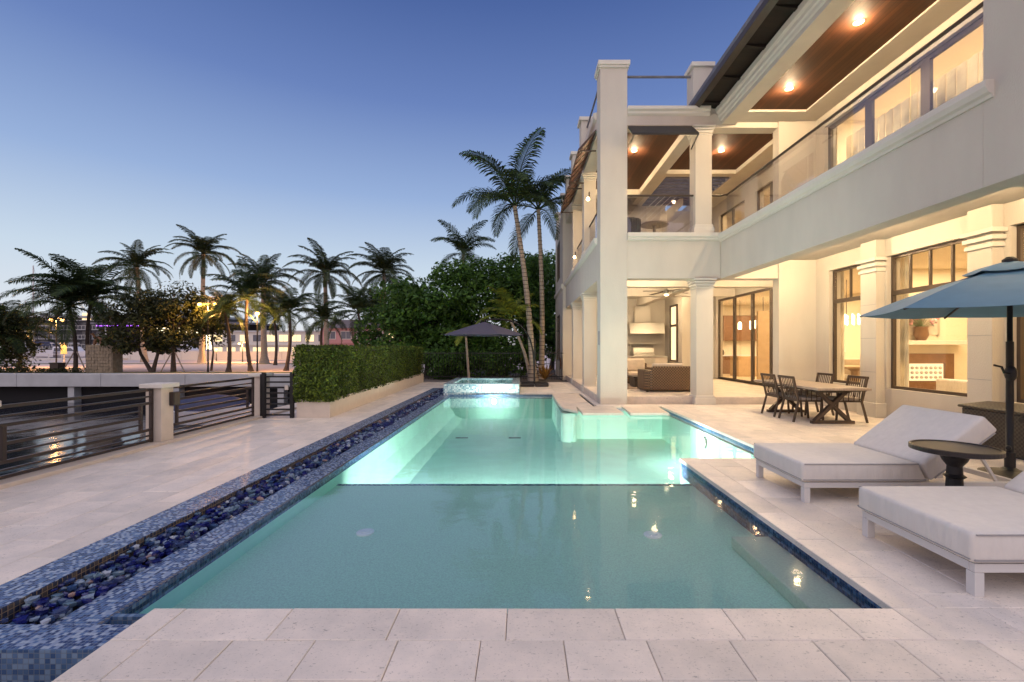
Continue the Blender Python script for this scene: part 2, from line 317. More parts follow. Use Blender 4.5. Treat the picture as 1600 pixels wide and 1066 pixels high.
M['creamcush'] = pbr('cream_cushion', (.62, .52, .42), .85)
M['wick'] = wicker('brown_wicker', (.26, .15, .075), (.08, .045, .024), 24)
M['wickdark'] = wicker('dark_wicker', (.085, .07, .058), (.03, .025, .02), 34)
M['umbblue'] = pbr('blue_canvas', (.10, .225, .34), .8, var=.06, bump=.1)
M['umbgrey'] = pbr('grey_canvas', (.075, .07, .105), .8, var=.06)
M['hedge'] = leafmat('hedge_leaf', (.070, .105, .020), .2, .7)
M['leaf'] = leafmat('tree_leaf', (.055, .125, .026), .25)
M['leaf2'] = leafmat('tree_leaf_olive', (.045, .055, .022), .2)
M['frond'] = leafmat('palm_leaflet', (.040, .068, .028), .25)
M['frond2'] = leafmat('royal_palm_leaflet', (.036, .055, .026), .2)
M['frondlime'] = leafmat('lime_leaflet', (.17, .22, .04), .35)
M['bark'] = pbr('palm_trunk', (.34, .28, .22), .85, var=.25, scale=3, stretch=(1, 1, 9), bump=.4, bscale=12)
M['barkdark'] = pbr('dark_bark', (.07, .052, .042), .9, var=.3, bump=.4, bscale=15)
M['shaft'] = pbr('crownshaft', (.10, .14, .05), .5)
M['concrete'] = pbr('concrete', (.50, .51, .52), .85, var=.12, scale=1.2, bump=.2, bscale=14)
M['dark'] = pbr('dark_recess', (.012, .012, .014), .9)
M['road'] = pbr('far_plaza', (.64, .53, .49), .8, var=.06, scale=.2)
M['grass'] = pbr('grass', (.10, .11, .03), .9, var=.3, scale=3)
M['soil'] = pbr('soil', (.07, .055, .04), .95, var=.3)
M['white'] = pbr('white_gelcoat', (.72, .72, .76), .35, var=.03)
M['navy'] = pbr('navy_canvas', (.03, .04, .10), .7)
M['pink'] = pbr('pink_stucco', (.50, .26, .26), .85, var=.05)
M['roofgrey'] = pbr('roof_tiles_grey', (.16, .16, .19), .8, var=.2)
M['wallwhite'] = pbr('painted_wall', (.66, .64, .60), .8, var=.05)
M['inwall'] = pbr('interior_wall', (.78, .69, .54), .8, var=.02)
M['infloor'] = pbr('interior_floor', (.60, .48, .33), .35, var=.05)
M['steel'] = pbr('stainless', (.62, .60, .56), .28, .9, var=.05)
M['brownwood'] = pbr('cabinet_wood', (.20, .10, .05), .4, var=.15)
M['doorwood'] = pbr('pale_door_wood', (.50, .34, .19), .5, var=.08)
M['rock_rail'] = pbr('limestone', (.66, .57, .48), .85, var=.06)
M['blind'] = leafmat('blind_fabric', (.78, .74, .66), .55, .02, (1, 1, 1))
M['rug'] = pbr('rug', (.26, .19, .14), .95, var=.4, scale=7)
M['lamp'] = emis('warm_lamp', (1, .62, .26), 60)
M['downlight'] = emis('downlight_lens', (1, .72, .36), 55)
M['globe'] = emis('street_globe', (1, .47, .12), 14)
M['chand'] = emis('chandelier_glow', (1, .80, .48), 8)
M['poolled'] = emis('pool_light_lens', (.85, 1, .95), 30)
M['purple'] = emis('purple_strip', (.45, .12, 1), 7)
M['litwin'] = emis('lit_window', (1, .72, .38), 1.6)
M['litfar'] = emis('lit_far_window', (1, .74, .38), 1.5)
M['litwin2'] = emis('lit_glow', (1, .82, .50), 5)
M['winglass'] = pbr('dim_window', (.10, .11, .14), .15, var=.2)
# glass rocks
def rockmat():
    m, t, o = newmat('glass_rock'); g = N(t, 'ShaderNodeNewGeometry'); rr = N(t, 'ShaderNodeValToRGB'); t.links.new(g.outputs['Random Per Island'], rr.inputs[0])
    ramp(rr, [(0, (.012,.014,.12)), (.20, (.05,.07,.17)), (.40, (.15,.23,.30)), (.54, (.012,.015,.17)), (.72, (.30,.38,.48)), (.84, (.05,.10,.22)), (.94, (.55,.60,.68)), (.98, (.45,.30,.25))], 'CONSTANT')
    p = N(t, 'ShaderNodeBsdfPrincipled'); p.inputs['Roughness'].default_value = .12; t.links.new(rr.outputs[0], p.inputs['Base Color']); p.inputs['Specular IOR Level'].default_value = .8
    tr = N(t, 'ShaderNodeBsdfTransparent'); tr.inputs[0].default_value = (.6, .7, .95, 1); mx = N(t, 'ShaderNodeMixShader'); mx.inputs[0].default_value = .28
    t.links.new(p.outputs[0], mx.inputs[1]); t.links.new(tr.outputs[0], mx.inputs[2]); t.links.new(mx.outputs[0], o.inputs[0]); return m
M['rocks'] = rockmat()
def canalmat():
    m, t, o = newmat('canal_water'); p = N(t, 'ShaderNodeBsdfPrincipled'); p.inputs['Base Color'].default_value = (.012, .016, .026, 1); p.inputs['Roughness'].default_value = .09; p.inputs['IOR'].default_value = 1.33
    p.inputs['Specular IOR Level'].default_value = 1.0
    c = N(t, 'ShaderNodeTexCoord'); mp = N(t, 'ShaderNodeMapping'); mp.inputs['Scale'].default_value = (1, .55, 1); t.links.new(c.outputs['Object'], mp.inputs[0])
    nz = N(t, 'ShaderNodeTexNoise', i_Scale=1.1, i_Detail=4); t.links.new(mp.outputs[0], nz.inputs['Vector'])
    bp = N(t, 'ShaderNodeBump', i_Strength=.25, i_Distance=.1); t.links.new(nz.outputs['Fac'], bp.inputs['Height']); t.links.new(bp.outputs[0], p.inputs['Normal'])
    t.links.new(p.outputs[0], o.inputs[0]); return m
M['canal'] = canalmat()
def lamp(kind, loc, energy, col=(1, .66, .34), size=.1, size_y=None, rot=None, spot=None, name='lamp_light'):
    l = bpy.data.lights.new(name, kind); l.energy = energy; l.color = col
    if kind == 'AREA':
        l.shape = 'RECTANGLE' if size_y else 'DISK'; l.size = size
        if size_y: l.size_y = size_y
    else: l.shadow_soft_size = size
    if kind == 'SPOT' and spot: l.spot_size = R(spot); l.spot_blend = .6
    o = bpy.data.objects.new(name, l); COL.objects.link(o); o.location = loc
    if rot: o.rotation_euler = rot
    return o
WARM = (1.0, .72, .42)

# ================================================================== SETTING: ground, canal, far bank
ZG = -.4; ZW = -2.4; YB = 33.4
g = MB()
def sheet(mb, x0, x1, y0, y1, z): mb.add([(x0,y0,z),(x1,y0,z),(x1,y1,z),(x0,y1,z)], [(0,1,2,3)])
for r_ in ((-6.0, -3.42, -6, 20.9), (-3.42, -2.2, -6, 1.6), (-2.2, 2.24, -6, 2.735), (2.24, 60, -6, 6.44), (3.69, 60, 6.44, 12.1), (2.0, 60, 12.1, 15.4), (-3.42, -2.75, 17.5, 20.9), (-2.75, 0, 18.6, 20.9), (-.1, 60, 15.4, 18.6), (0, 60, 18.6, 20.9), (-6.0, 60, 20.9, 33.4)):
    sheet(g, *r_, -.05)
struct('ground', g, M['joint'])
g = MB(); sheet(g, -1500, 1500, YB, 3000, ZG); struct('far_ground', g, M['soil'])
g = MB(); sheet(g, -300, -6.0, -8, YB+.5, ZW); struct('canal_water', g, M['canal'])
g = MB(); sheet(g, -400, 60, 36.2, 53.5, ZG+.02); sheet(g, -400, 60, 55.5, 110, ZG+.02); struct('road', g, M['road'])
g = MB(); sheet(g, -400, 60, 34.2, 36.2, ZG+.03); sheet(g, -400, 60, 53.5, 55.5, ZG+.03); o = struct('grass_verge', g, M['grass'])
sw = thing('seawall', 'grey concrete seawall across the canal with dark gap below its cap', 'seawall', (0, YB, ZW))
g = MB()
x = -120.0
while x < -10:
    g.box(x, x+5.98, YB-.6, YB+.6, ZG-.85, ZG+.06); x += 6
g.box(-10, 60, YB-.6, YB+.6, ZG-.85, ZG+.06)
g.build('cap_beam', M['concrete'], sw, bevel=.03)
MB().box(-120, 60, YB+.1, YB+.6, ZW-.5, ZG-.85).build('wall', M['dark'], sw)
for k in range(12):
    x0 = -100 + k*7.5
    MB().box(x0, x0+.45, YB-.45, YB+.1, ZW-.5, ZG-.85).build('pile', M['concrete'], sw)
# our own bank of the canal
sw = thing('retaining_wall', 'pale stone edge carrying the metal fence along the canal', 'wall', (-6, 0, ZW))
MB().box(-6.05, -5.98, -6, 33.4, ZW-.5, -.06).build('wall', M['concrete'], sw)
MB().box(-6.1, -5.70, -6, 20.8, -.055, .045).build('kerb', M['rock_rail'], sw, bevel=.008)

# ================================================================== POOL
PX0, PX1, PY0, SH = -2.42, 2.22, 2.742, 6.06
WZ = -.075
pool = thing('swimming_pool', 'turquoise swimming pool with shallow sun shelf and glowing underwater lights', 'swimming pool', (0, 3, 0))
ZF = -.85
fl = MB(); sheet(fl, PX0, 3.67, SH, 15.5, ZF); fl.build('pool_floor', M['plaster'], pool)
wl = MB()
wl.box(PX0-.06, PX0, SH, 15.5, ZF, -.13); wl.box(PX0, 1.0, 15.5, 15.6, ZF, -.13)
wl.box(1.0, 1.1, 11.78, 15.5, ZF, -.13); wl.lathe([(.2, ZF), (.2, -.13)], (1.2, 11.85, 0), 24); wl.box(1.1, 1.4, 11.9, 12.12, ZF, -.13); wl.box(3.67, 3.75, 6.42, 12.1, ZF, -.13); wl.box(1.1, 3.67, 12.1, 12.2, ZF, -.13)
wl.box(2.22, 3.67, 6.40, 6.47, ZF, -.13)
wl.build('pool_wall', M['plaster'], pool)
s_ = MB(); s_.box(PX0, PX1, PY0, SH-.06, ZF, -.25); s_.build('sun_shelf', M['shelf'], pool)
MB().box(1.88, PX1-.001, PY0+.001, 4.15, -.249, -.15).build('entry_step', M['step'], pool, bevel=.01)
MB().box(PX0, PX1, SH-.06, SH, ZF, -.245).build('shelf_edge', M['blue'], pool)
MB().box(PX0-.06, PX0, PY0, SH, -.5, -.13).build('shelf_wall', M['plaster'], pool)
# stepped bench on the left, rounded step under the stepping slabs
MB().prism([(PX0, ZF), (PX0+.42, ZF), (PX0+.16, ZF+.12), (PX0, ZF+.4)], SH, 15.5, 'y').build('cove', M['plaster'], pool)

# waterline tile
t_ = MB(); t_.box(PX1, PX1+.03, PY0, 6.43, -.25, -.035); t_.box(3.67, 3.70, 6.43, 12.1, -.16, -.035); t_.box(PX0-.03, PX0, PY0-.1, 15.5, -.128, -.045)
t_.build('waterline_tile', M['bluez_y'], pool)
t_ = MB(); t_.box(PX0, PX1, PY0-.03, PY0, -.25, -.035); t_.box(PX0, 1.0, 15.47, 15.5, -.17, -.035); t_.box(2.24, 3.67, 6.43, 6.46, -.16, -.035)
t_.build('waterline_tile', M['bluez_x'], pool)['kind'] = 'stuff'
wp = [(PX0-.02, PY0-.015), (2.235, PY0-.015), (2.235, 6.45), (3.685, 6.45), (3.685, 12.15), (1.05, 12.15), (1.05, 15.5), (PX0-.02, 15.5)]
wt = MB().prism(wp, ZF-.05, WZ, 'z')
o = wt.build('pool_water', M['water']); o['kind'] = 'structure'
for (x, y, z) in ((at(571, 833, 720*(H+.25)/290)), (at(1020, 837, 720*(H+.25)/294))):
    d = thing('drain_fitting', 'round white fitting on the %s side of the shallow pool shelf' % ('left' if x < 0 else 'right'), 'pool fitting', (x, y, -.25))
    MB().lathe([(.085, 0), (.085, .012), (.07, .018)], (x, y, -.25), 24).build('ring', M['drainwhite'], d)
    MB().lathe([(.045, .018), (.045, .024)], (x, y, -.25), 20).build('cap', M['drainwhite'], d)
for k, (x, y) in enumerate(((-1.6, 12.2), (-.2, 12.2))):
    d = thing('floor_drain', 'dark %s drain slot on the deep pool floor' % ('left' if k == 0 else 'right'), 'drain', (x, y, ZF))
    MB().box(x-.16, x+.16, y-.04, y+.04, ZF, ZF+.012).build('grate', M['roofgrey'], d)
# underwater lights
def uwlight(x, y, z, nx, ny, E, label, r=.08, bulb=False):
    d = thing('pool_light', label, 'pool light', (x, y, z))
    c = Vector((x, y, z)); n = Vector((nx, ny, 0))
    b = MB(); b.tube([c - n*.0, c + n*.03], r, 20); b.build('lens', M['poolled'], d)
    b = MB(); b.tube([c - n*.01, c + n*.015], r*1.3, 20); b.build('ring', M['whitemetal'], d)
    q = n.to_track_quat('-Z', 'Y').to_euler()
    if bulb: return lamp('POINT', c + n*.16, E, (.86, 1.0, .88), .05, name='pool_lamp')
    l = lamp('AREA', c + n*.06, E, (.86, 1.0, .88), .22, rot=q, name='pool_lamp')
    return l
uwlight(-.95, 15.46, -.26, 0, -1, 125, 'glowing round light low in the pool wall below the spa', bulb=True)
uwlight(3.64, 9.25, -.36, -1, 0, 50, 'glowing round light in the right wall of the pool', bulb=True)
uwlight(-.9, 6.09, -.5, 0, 1, 150, 'added left fill light, out of view in the riser below the sun shelf edge, facing the far wall')  # added fill lamp, hidden from the camera, brightens the deep end
uwlight(1.5, 6.09, -.5, 0, 1, 150, 'added right fill light, out of view in the riser below the sun shelf edge, facing the far wall')  # second unseen lamp, added to spread the pool glow more evenly
# raised spa
sp = thing('spa', 'raised square spa tub clad in pale blue mosaic at the far pool end', 'hot tub', (-1.4, 15.5, 0))
SX0, SX1, SY0, SY1, SZ = -2.65, -.10, 15.52, 18.6, .31
MB().box(SX0, SX1, SY0, SY0+.28, -.5, SZ).build('front_wall', M['spa_x'], sp)
MB().box(SX0, SX0+.26, SY0+.281, SY1-.281, -.5, SZ).build('side_wall', M['spa_y'], sp)
MB().box(SX1-.26, SX1, SY0+.281, SY1-.281, -.5, SZ).build('side_wall', M['spa_y'], sp)
MB().box(SX0, SX1, SY1-.28, SY1, -.5, SZ).build('back_wall', M['spa_x'], sp)
t_ = MB(); t_.box(SX0, SX1, SY0, SY0+.28, SZ+.002, SZ+.014); t_.box(SX0, SX1, SY1-.28, SY1, SZ+.002, SZ+.014); t_.box(SX0, SX0+.26, SY0+.282, SY1-.282, SZ+.002, SZ+.014); t_.box(SX1-.26, SX1, SY0+.282, SY1-.282, SZ+.002, SZ+.014)
t_.build('rim', M['spa_t'], sp)
t_ = MB(); sheet(t_, SX0+.26, SX1-.26, SY0+.28, SY1-.28, -.35); t_.build('tub_floor', M['plaster'], sp)
t_ = MB(); sheet(t_, SX0+.26, SX1-.26, SY0+.28, SY1-.28, SZ-.02); t_.build('spa_water', M['spawater'], sp)
lamp('POINT', (-1.3, 17.0, .02), 60, (.75, 1, .94), .12, name='spa_lamp')
# glass rock channel
ch = thing('glass_rock_channel', 'long channel of blue glass rocks edged with blue mosaic bands beside the pool', 'channel', (-2.9, 3, 0))
MB().box(-3.40, -3.10, 2.39, 17.6, -.5, .0).build('outer_band', M['blue'], ch)
MB().box(-3.099, -3.094, 2.63, 17.4, -.4, -.004).build('gold_band', M['gold'], ch)
MB().box(-2.72, -2.45, 2.63, 15.5, -.5, -.05).build('inner_band', M['blue'], ch)
MB().box(-2.449, -2.425, 2.63, 15.5, -.3, -.042).build('gold_band', M['gold'], ch)
MB().box(-3.093, -2.2, 2.39, 2.629, -.5, -.03).build('end_band', M['blue'], ch)
MB().box(-3.40, -2.2, 2.378, 2.388, -.6, -.012).build('end_wall', M['bluez_x'], ch)
MB().box(-3.093, -2.65, 17.4, 17.6, -.5, 0).build('end_band', M['blue'], ch)
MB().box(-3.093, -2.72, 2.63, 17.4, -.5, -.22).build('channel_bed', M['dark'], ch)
rk = MB(); y = 2.66
rr_ = random.Random(3)
while y < 17.35:
    dens = 14 if y < 6 else (10 if y < 10 else 6)
    step = .05 if y < 7 else .055
    for k in range(dens + 1):
        x = rr_.uniform(-3.07, -2.73); r0 = rr_.uniform(.014, .038)
        z = -.068 + rr_.uniform(-.04, .045)
        rk.blob((x, y + rr_.uniform(-.03, .03), z), (r0*rr_.uniform(.7, 1.4), r0*rr_.uniform(.7, 1.4), r0*rr_.uniform(.5, .9)), 5, 3, .28, rr_)
    y += step
o = rk.build('glass_rocks', M['rocks']); tag(o, 'loose cobalt and clear glass rocks filling the channel beside the pool', 'glass rocks', kind='stuff')
g = MB(); sheet(g, -3.42, -2.2, 1.6, 2.39, -.45); struct('pit_floor', g, M['concrete'])
MB().box(-2.62, -2.21, 1.3, 2.2, -.45, -.13).build('ledge', M['rock_rail'], ch, bevel=.01)

# ------------------------------------------------------------------ paving tiles
tilecache = {}
def tile_mesh(w_, l_):
    k = (round(w_, 3), round(l_, 3))
    if k not in tilecache:
        gap = .0018; b = .004; z0 = -.045; hx = w_/2 - gap; hy = l_/2 - gap
        vs = [(-hx,-hy,z0),(hx,-hy,z0),(hx,hy,z0),(-hx,hy,z0),(-hx,-hy,-b),(hx,-hy,-b),(hx,hy,-b),(-hx,hy,-b),(-hx+b,-hy+b,0),(hx-b,-hy+b,0),(hx-b,hy-b,0),(-hx+b,hy-b,0)]
        fs = [(0,1,5,4),(1,2,6,5),(2,3,7,6),(3,0,4,7),(4,5,9,8),(5,6,10,9),(6,7,11,10),(7,4,8,11),(8,9,10,11),(0,3,2,1)]
        tilecache[k] = MB().add(vs, fs).mesh('tile', M['trav'])
    return tilecache[k]
def tiles(rects, parent):
    rects = [r for r in rects if r[1]-r[0] > .03 and r[3]-r[2] > .03]
    rects.sort(key=lambda r: (r[0]+r[1])**2/4 + (r[2]+r[3])**2/4)
    for i, (x0, x1, y0, y1) in enumerate(rects[:300]):
        o = link('tile', tile_mesh(x1-x0, y1-y0), parent, loc=((x0+x1)/2, (y0+y1)/2, rnd.uniform(-.0012, .0008)))
    if len(rects) > 300:
        mb = MB()
        for (x0, x1, y0, y1) in rects[300:]: mb.box(x0+.003, x1-.003, y0+.003, y1-.003, -.045, 0)
        mb.build('tile', M['trav'], parent)['kind'] = 'stuff'
def grid(x0, x1, y0, y1, w_, l_, ox=0, oy=0, stag=.5, along='y'):
    out = []
    if along == 'y':
        i = 0; x = x0
        first = w_ - (ox % w_) if ox else w_
        xs = [x0]; 
        while xs[-1] < x1 - 1e-6: xs.append(min(x1, xs[-1] + (first if len(xs) == 1 else w_)))
        for i in range(len(xs)-1):
            ys = [y0, y0 + l_ * ((i * stag + oy) % 1 or 1)]
            while ys[-1] < y1 - 1e-6: ys.append(min(y1, ys[-1] + l_))
            ys = [min(v, y1) for v in ys]
            for j in range(len(ys)-1): out.append((xs[i], xs[i+1], ys[j], ys[j+1]))
    return out
def row(x0, x1, y0, y1, joint, w_):
    out = []; x = joint - math.ceil((joint - x0)/w_)*w_
    while x < x1:
        out.append((max(x, x0), min(x+w_, x1), y0, y1)); x += w_
    return out
deck = MB(); 
for r_ in ((-2.2, 2.24, 1.0, 2.735), (2.24, 8.0, 1.0, 6.44), (3.69, 8.0, 6.44, 12.5)): sheet(deck, *r_, -.046)
deck = struct('pool_deck', deck, M['joint'])
T = []
T += row(-2.19, 2.2, 2.442, 2.742, -.0876, .636)
T += [(2.2, 2.72, 2.442, 2.742)]
T += row(-2.19, 2.72, 2.146, 2.442, -.219, .4375)
T += row(-2.19, 2.72, 1.84, 2.146, -.05, .636)
T += row(-2.19, 2.72, 1.2, 1.84, -.3, .4375)
T += grid(2.2, 2.47, 2.742, 6.45, .27, .61, oy=.6)
T += grid(2.72, 2.88, 1.2, 2.742, .2, .61) 
T += grid(2.47, 8.0, 2.742, 6.45, .405, .62, oy=.25)
T += grid(2.88, 6.0, 1.2, 2.742, .405, .62, oy=.25)
T += grid(3.65, 3.93, 6.45, 12.5, .28, .61, oy=.3)
T += grid(3.93, 8.0, 6.45, 12.5, .405, .62, oy=.1)
tiles(T, deck)
terr = MB(); sheet(terr, -5.72, -3.41, 1.0, 20.6, -.046); terr = struct('side_terrace', terr, M['joint'])
T = grid(-5.70, -3.405, 1.6, 20.6, .405, .62, oy=.4)
tiles(T, terr)
back = MB(); sheet(back, -3.4, 2.1, 17.6, 20.6, -.05); back = struct('far_terrace', back, M['joint'])
T = grid(-.08, 2.1, 15.6, 20.6, .61, .9) + grid(-3.4, -.1, 18.62, 20.6, .61, .9) + grid(-3.4, -2.66, 17.6, 18.62, .61, .9)
tiles(T, back)
walk = MB(); sheet(walk, 1.9, 8, 12.06, 12.55, -.047); walk = struct('walkway', walk, M['joint'])
T = grid(3.65, 8.0, 12.06+.44, 12.55, .6, .6) + grid(1.98, 3.64, 12.07, 12.54, .61, .61) + grid(1.96, 2.12, 12.55, 15.6, .3, .9)
tiles(T, walk)
# stepping slabs over the water
def slab(pts, label):
    d = thing('stepping_slab', label, 'paving slab', (sum(p[0] for p in pts)/len(pts), sum(p[1] for p in pts)/len(pts), 0), group='stepping slabs at the pool edge')
    MB().prism(pts, -.06, 0, 'z').build('slab', M['trav2'], d, bevel=.006)
    cx = sum(p[0] for p in pts)/len(pts); cy_ = sum(p[1] for p in pts)/len(pts)
    q = [(cx+(p[0]-cx)*.25, cy_+(p[1]-cy_)*.25+.3) for p in pts]
    pass
slab([(1.43, 10.9), (2.40, 10.9), (2.40, 12.15), (1.43, 12.15)], 'square stone slab over the water in front of the left house pier')
slab([(2.56, 10.9), (3.48, 10.9), (3.56, 12.15), (2.62, 12.15)], 'square stone slab over the water next to the right deck edge')
slab([(1.04, 11.75), (1.36, 11.2), (1.40, 11.9), (1.42, 12.1), (1.88, 12.3), (1.86, 13.0), (1.0, 13.0)], 'clipped corner stone slab at the turn of the stepping slabs')
slab([(1.0, 13.1), (1.86, 13.1), (1.86, 14.15), (1.0, 14.15)], 'middle stone slab of the row beside the house arcade')
slab([(1.0, 14.25), (1.86, 14.25), (1.86, 15.35), (1.0, 15.35)], 'farthest stone slab of the row beside the house arcade')
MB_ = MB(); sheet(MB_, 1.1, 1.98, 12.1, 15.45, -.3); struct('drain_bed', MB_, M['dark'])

# ================================================================== HOUSE
hs = thing('house', 'two storey cream stucco villa with lit loggia, balconies and brown wood ceilings', 'house', (2.1, 12.54, 0))
hs.rotation_euler = (0, 0, 0)
ST, TR = M['stucco'], M['trim']
def wall(*b, name='wall', mat=None, bev=.006): return MB().box(*b).build(name, mat or ST, hs, bevel=bev)
def column(x0, x1, y0, y1, z0, z1, base=True, cap=True):
    c = MB().box(x0, x1, y0, y1, z0, z1).build('column', ST, hs, bevel=.006)
    if cap:
        m = MB()
        for dz, e in ((.0, .075), (.07, .055), (.14, .03)): m.box(x0-e, x1+e, y0-e, y1+e, z1-dz-.055, z1-dz-.003 if dz else z1-.004)
        m.box(x0-.02, x1+.02, y0-.02, y1+.02, z1-.26, z1-.235); m.build('capital', TR, c, bevel=.006)
    if base:
        m = MB().box(x0-.05, x1+.05, y0-.05, y1+.05, z0, z0+.16); m.box(x0-.025, x1+.025, y0-.025, y1+.025, z0+.162, z0+.24); m.build('base', TR, c, bevel=.006)
    return c
# rear wing, front side
p = wall(2.125, 2.86, 12.54, 13.1, -.05, 9.22, name='corner_pier')
MB().box(2.06, 2.93, 12.47, 13.17, 9.222, 9.34).build('cap', TR, p, bevel=.01); MB().box(2.09, 2.90, 12.50, 13.14, 9.16, 9.221).build('cap', TR, p, bevel=.006)
column(4.74, 5.20, 12.54, 13.0, 0, 3.43)
wall(2.86, 5.40, 12.56, 12.98, 3.43, 4.50)
def cornice(name, pts, a, b, axis): return MB().prism(pts, a, b, axis).build(name, TR, hs)
cornice('cornice', [(12.559, 4.46), (12.50, 4.48), (12.50, 4.52), (12.45, 4.56), (12.45, 4.66), (12.559, 4.66)], 2.865, 5.46, 'x')
wall(2.86, 5.40, 12.60, 12.98, 4.502, 4.66)
column(4.72, 5.17, 12.56, 13.0, 4.66, 7.60)
wall(2.86, 5.36, 12.56, 12.98, 7.60, 7.90)
cornice('cornice', [(12.559, 7.86), (12.50, 7.90), (12.50, 7.96), (12.44, 8.0), (12.44, 8.08), (12.559, 8.08)], 2.865, 5.10, 'x')
wall(2.86, 5.36, 12.60, 12.98, 7.902, 8.08)
q = wall(4.68, 5.20, 12.60, 13.1, 8.082, 9.22, name='roof_post'); MB().box(4.62, 5.26, 12.54, 13.16, 9.222, 9.34).build('cap', TR, q, bevel=.01)
MB().tube([(2.86, 12.8, 9.06), (4.68, 12.8, 9.06)], .035, 8).build('roof_rail', M['roofgrey'], hs)
for x in (3.93, 4.63): MB().lathe([(.06, 0), (.06, .16), (.09, .17), (.09, .24)], (x, 13.6, 8.2 if x < 4 else 8.35), 10).build('roof_vent', M['roofgrey'], hs)
# loggia beam and stub walls
wall(5.21, 7.0, 12.58, 12.95, 3.43, 3.93)
wall(6.98, 8.0, 12.54, 12.84, -.05, 3.93); wall(6.98, 8.0, 12.54, 12.84, 4.62, 7.72)
wall(5.18, 7.0, 12.58, 12.94, 7.55, 7.95)
# balcony fascia
wall(5.40, 5.72, 5.402, 12.555, 3.42, 4.42)
wall(5.45, 5.72, 5.402, 12.555, 4.422, 4.60)
cornice('cornice', [(5.449, 4.42), (5.38, 4.42), (5.37, 4.46), (5.33, 4.48), (5.30, 4.54), (5.30, 4.62), (5.449, 4.62)], 5.27, 12.55, 'y')
wall(5.40, 6.3, 2.6, 5.40, 3.42, 9.4, name='pier'); column(5.45, 6.1, 2.9, 3.7, 0, 3.42)
wall(5.72, 8.6, 2.6, 12.54, 3.93, 4.55, name='balcony_slab', bev=0)
wall(2.6, 8.6, 12.98, 22.6, 3.93, 4.60, name='terrace_slab', bev=0)
# main wall with windows
def wall_x(x0, x1, y0, y1, z0, z1, ops):
    ops = sorted(ops); y = y0
    for (a, b, c, d) in ops:
        if a > y: wall(x0, x1, y, a, z0, z1, bev=0)
        if c > z0: wall(x0, x1, a, b, z0, c, bev=0)
        if d < z1: wall(x0, x1, a, b, d, z1, bev=0)
        y = b
    if y < y1: wall(x0, x1, y, y1, z0, z1, bev=0)
GW = [(5.4, 7.55, .65, 3.55), (8.1, 10.12, .65, 3.55), (10.8, 12.02, .65, 3.55)]
wall_x(8.0, 8.3, 2.6, 12.54, -.05, 3.93, GW)
UW = [(5.2, 12.2, 4.75, 7.38)]
wall_x(8.0, 8.3, 2.6, 12.54, 4.55, 7.72, UW)
def window_x(x, a, b, c, d, trans=None, mull=(), div=(), fw=.06, name='window', pw=.05):
    m = MB(); m.box(x, x+.07, a, a+fw, c, d); m.box(x, x+.07, b-fw, b, c, d); m.box(x, x+.07, a+fw, b-fw, c, c+fw); m.box(x, x+.07, a+fw, b-fw, d-fw, d)
    if trans: m.box(x-.005, x+.065, a+fw, b-fw, trans-.05, trans+.05)
    top0 = trans + .05 if trans else c+fw
    for y in mull: m.box(x+.01, x+.06, y-.018, y+.018, top0, d-fw)
    for y in div: m.box(x-.005, x+.065, y-pw, y+pw, c+fw, (trans-.05) if trans else d-fw)
    f = m.build(name, M['bronze'], hs)
    if trans:
        MB().box(x+.03, x+.036, a+fw, b-fw, c+fw, trans-.05).build('pane', M['glass'], f)
        ys = [a+fw] + sorted(mull) + [b-fw]
        for i in range(len(ys)-1): MB().box(x+.03, x+.036, ys[i]+.018, ys[i+1]-.018, trans+.05, d-fw).build('pane', M['glass'], f)
    else:
        ys = [a+fw] + sorted(div) + [b-fw]
        for i in range(len(ys)-1): MB().box(x+.03, x+.036, ys[i]+.001, ys[i+1]-.001, c+fw, d-fw).build('pane', M['glass'], f)
    return f
window_x(8.10, 5.4, 7.55, .65, 3.55, 2.74, (6.0, 6.5, 7.0))
window_x(8.10, 8.1, 10.12, .65, 3.55, 2.74, (8.70, 9.18, 9.65))
window_x(8.10, 10.8, 12.02, .65, 3.55, 2.74, (11.4,))
window_x(8.10, 5.2, 12.2, 4.75, 7.38, None, (), (7.2, 9.26, 10.78), pw=.105, fw=.10)
# pilasters of the window wall
for (a, b) in ((10.16, 10.63), (7.65, 8.08), (4.7, 5.2)):
    pl = MB().box(7.80, 7.999, a, b, 0, 3.93).build('pilaster', ST, hs, bevel=.006)
    m = MB()
    for z, e in ((3.54, .07), (3.42, .05), (3.30, .03)): m.box(7.80-e, 7.998, a-e, b+e, z-.075, z)
    m.build('capital', TR, pl, bevel=.008)
    MB().box(7.75, 7.998, a-.05, b+.05, .0, .32).build('base', TR, pl, bevel=.008)
    m = MB()
    for z in (1.0, 1.75, 2.5): m.box(7.797, 7.7995, a+.01, b-.01, z, z+.008)
    m.build('groove', M['piping'], pl)
# upper eave beam, ceilings, roof
wall(5.42, 5.82, 2.6, 12.56, 7.62, 8.06, name='eave_beam')
cornice('cornice', [(5.419, 7.72), (5.38, 7.74), (5.37, 7.80), (5.34, 7.83), (5.33, 7.90), (5.28, 7.94), (5.26, 8.05), (5.419, 8.06)], 2.6, 12.57, 'y')
wall(7.42, 8.3, 2.6, 12.54, 7.721, 7.95, name='ceiling'); wall(5.82, 7.42, 12.03, 12.58, 7.70, 7.95, name='ceiling')
MB().box(5.82, 7.42, 2.6, 12.03, 7.76, 7.90).build('wood_ceiling', M['wood'], hs)
m = MB().box(4.78, 5.42, 2.6, 12.86, 8.10, 8.16); m.build('eave', M['eave'], hs)
m = MB().prism([(4.66, 8.10), (4.78, 8.02), (4.78, 8.22), (4.66, 8.24)], 2.6, 12.9, 'y'); m.build('gutter', M['bronze'], hs)
k = 0; y = 12.3
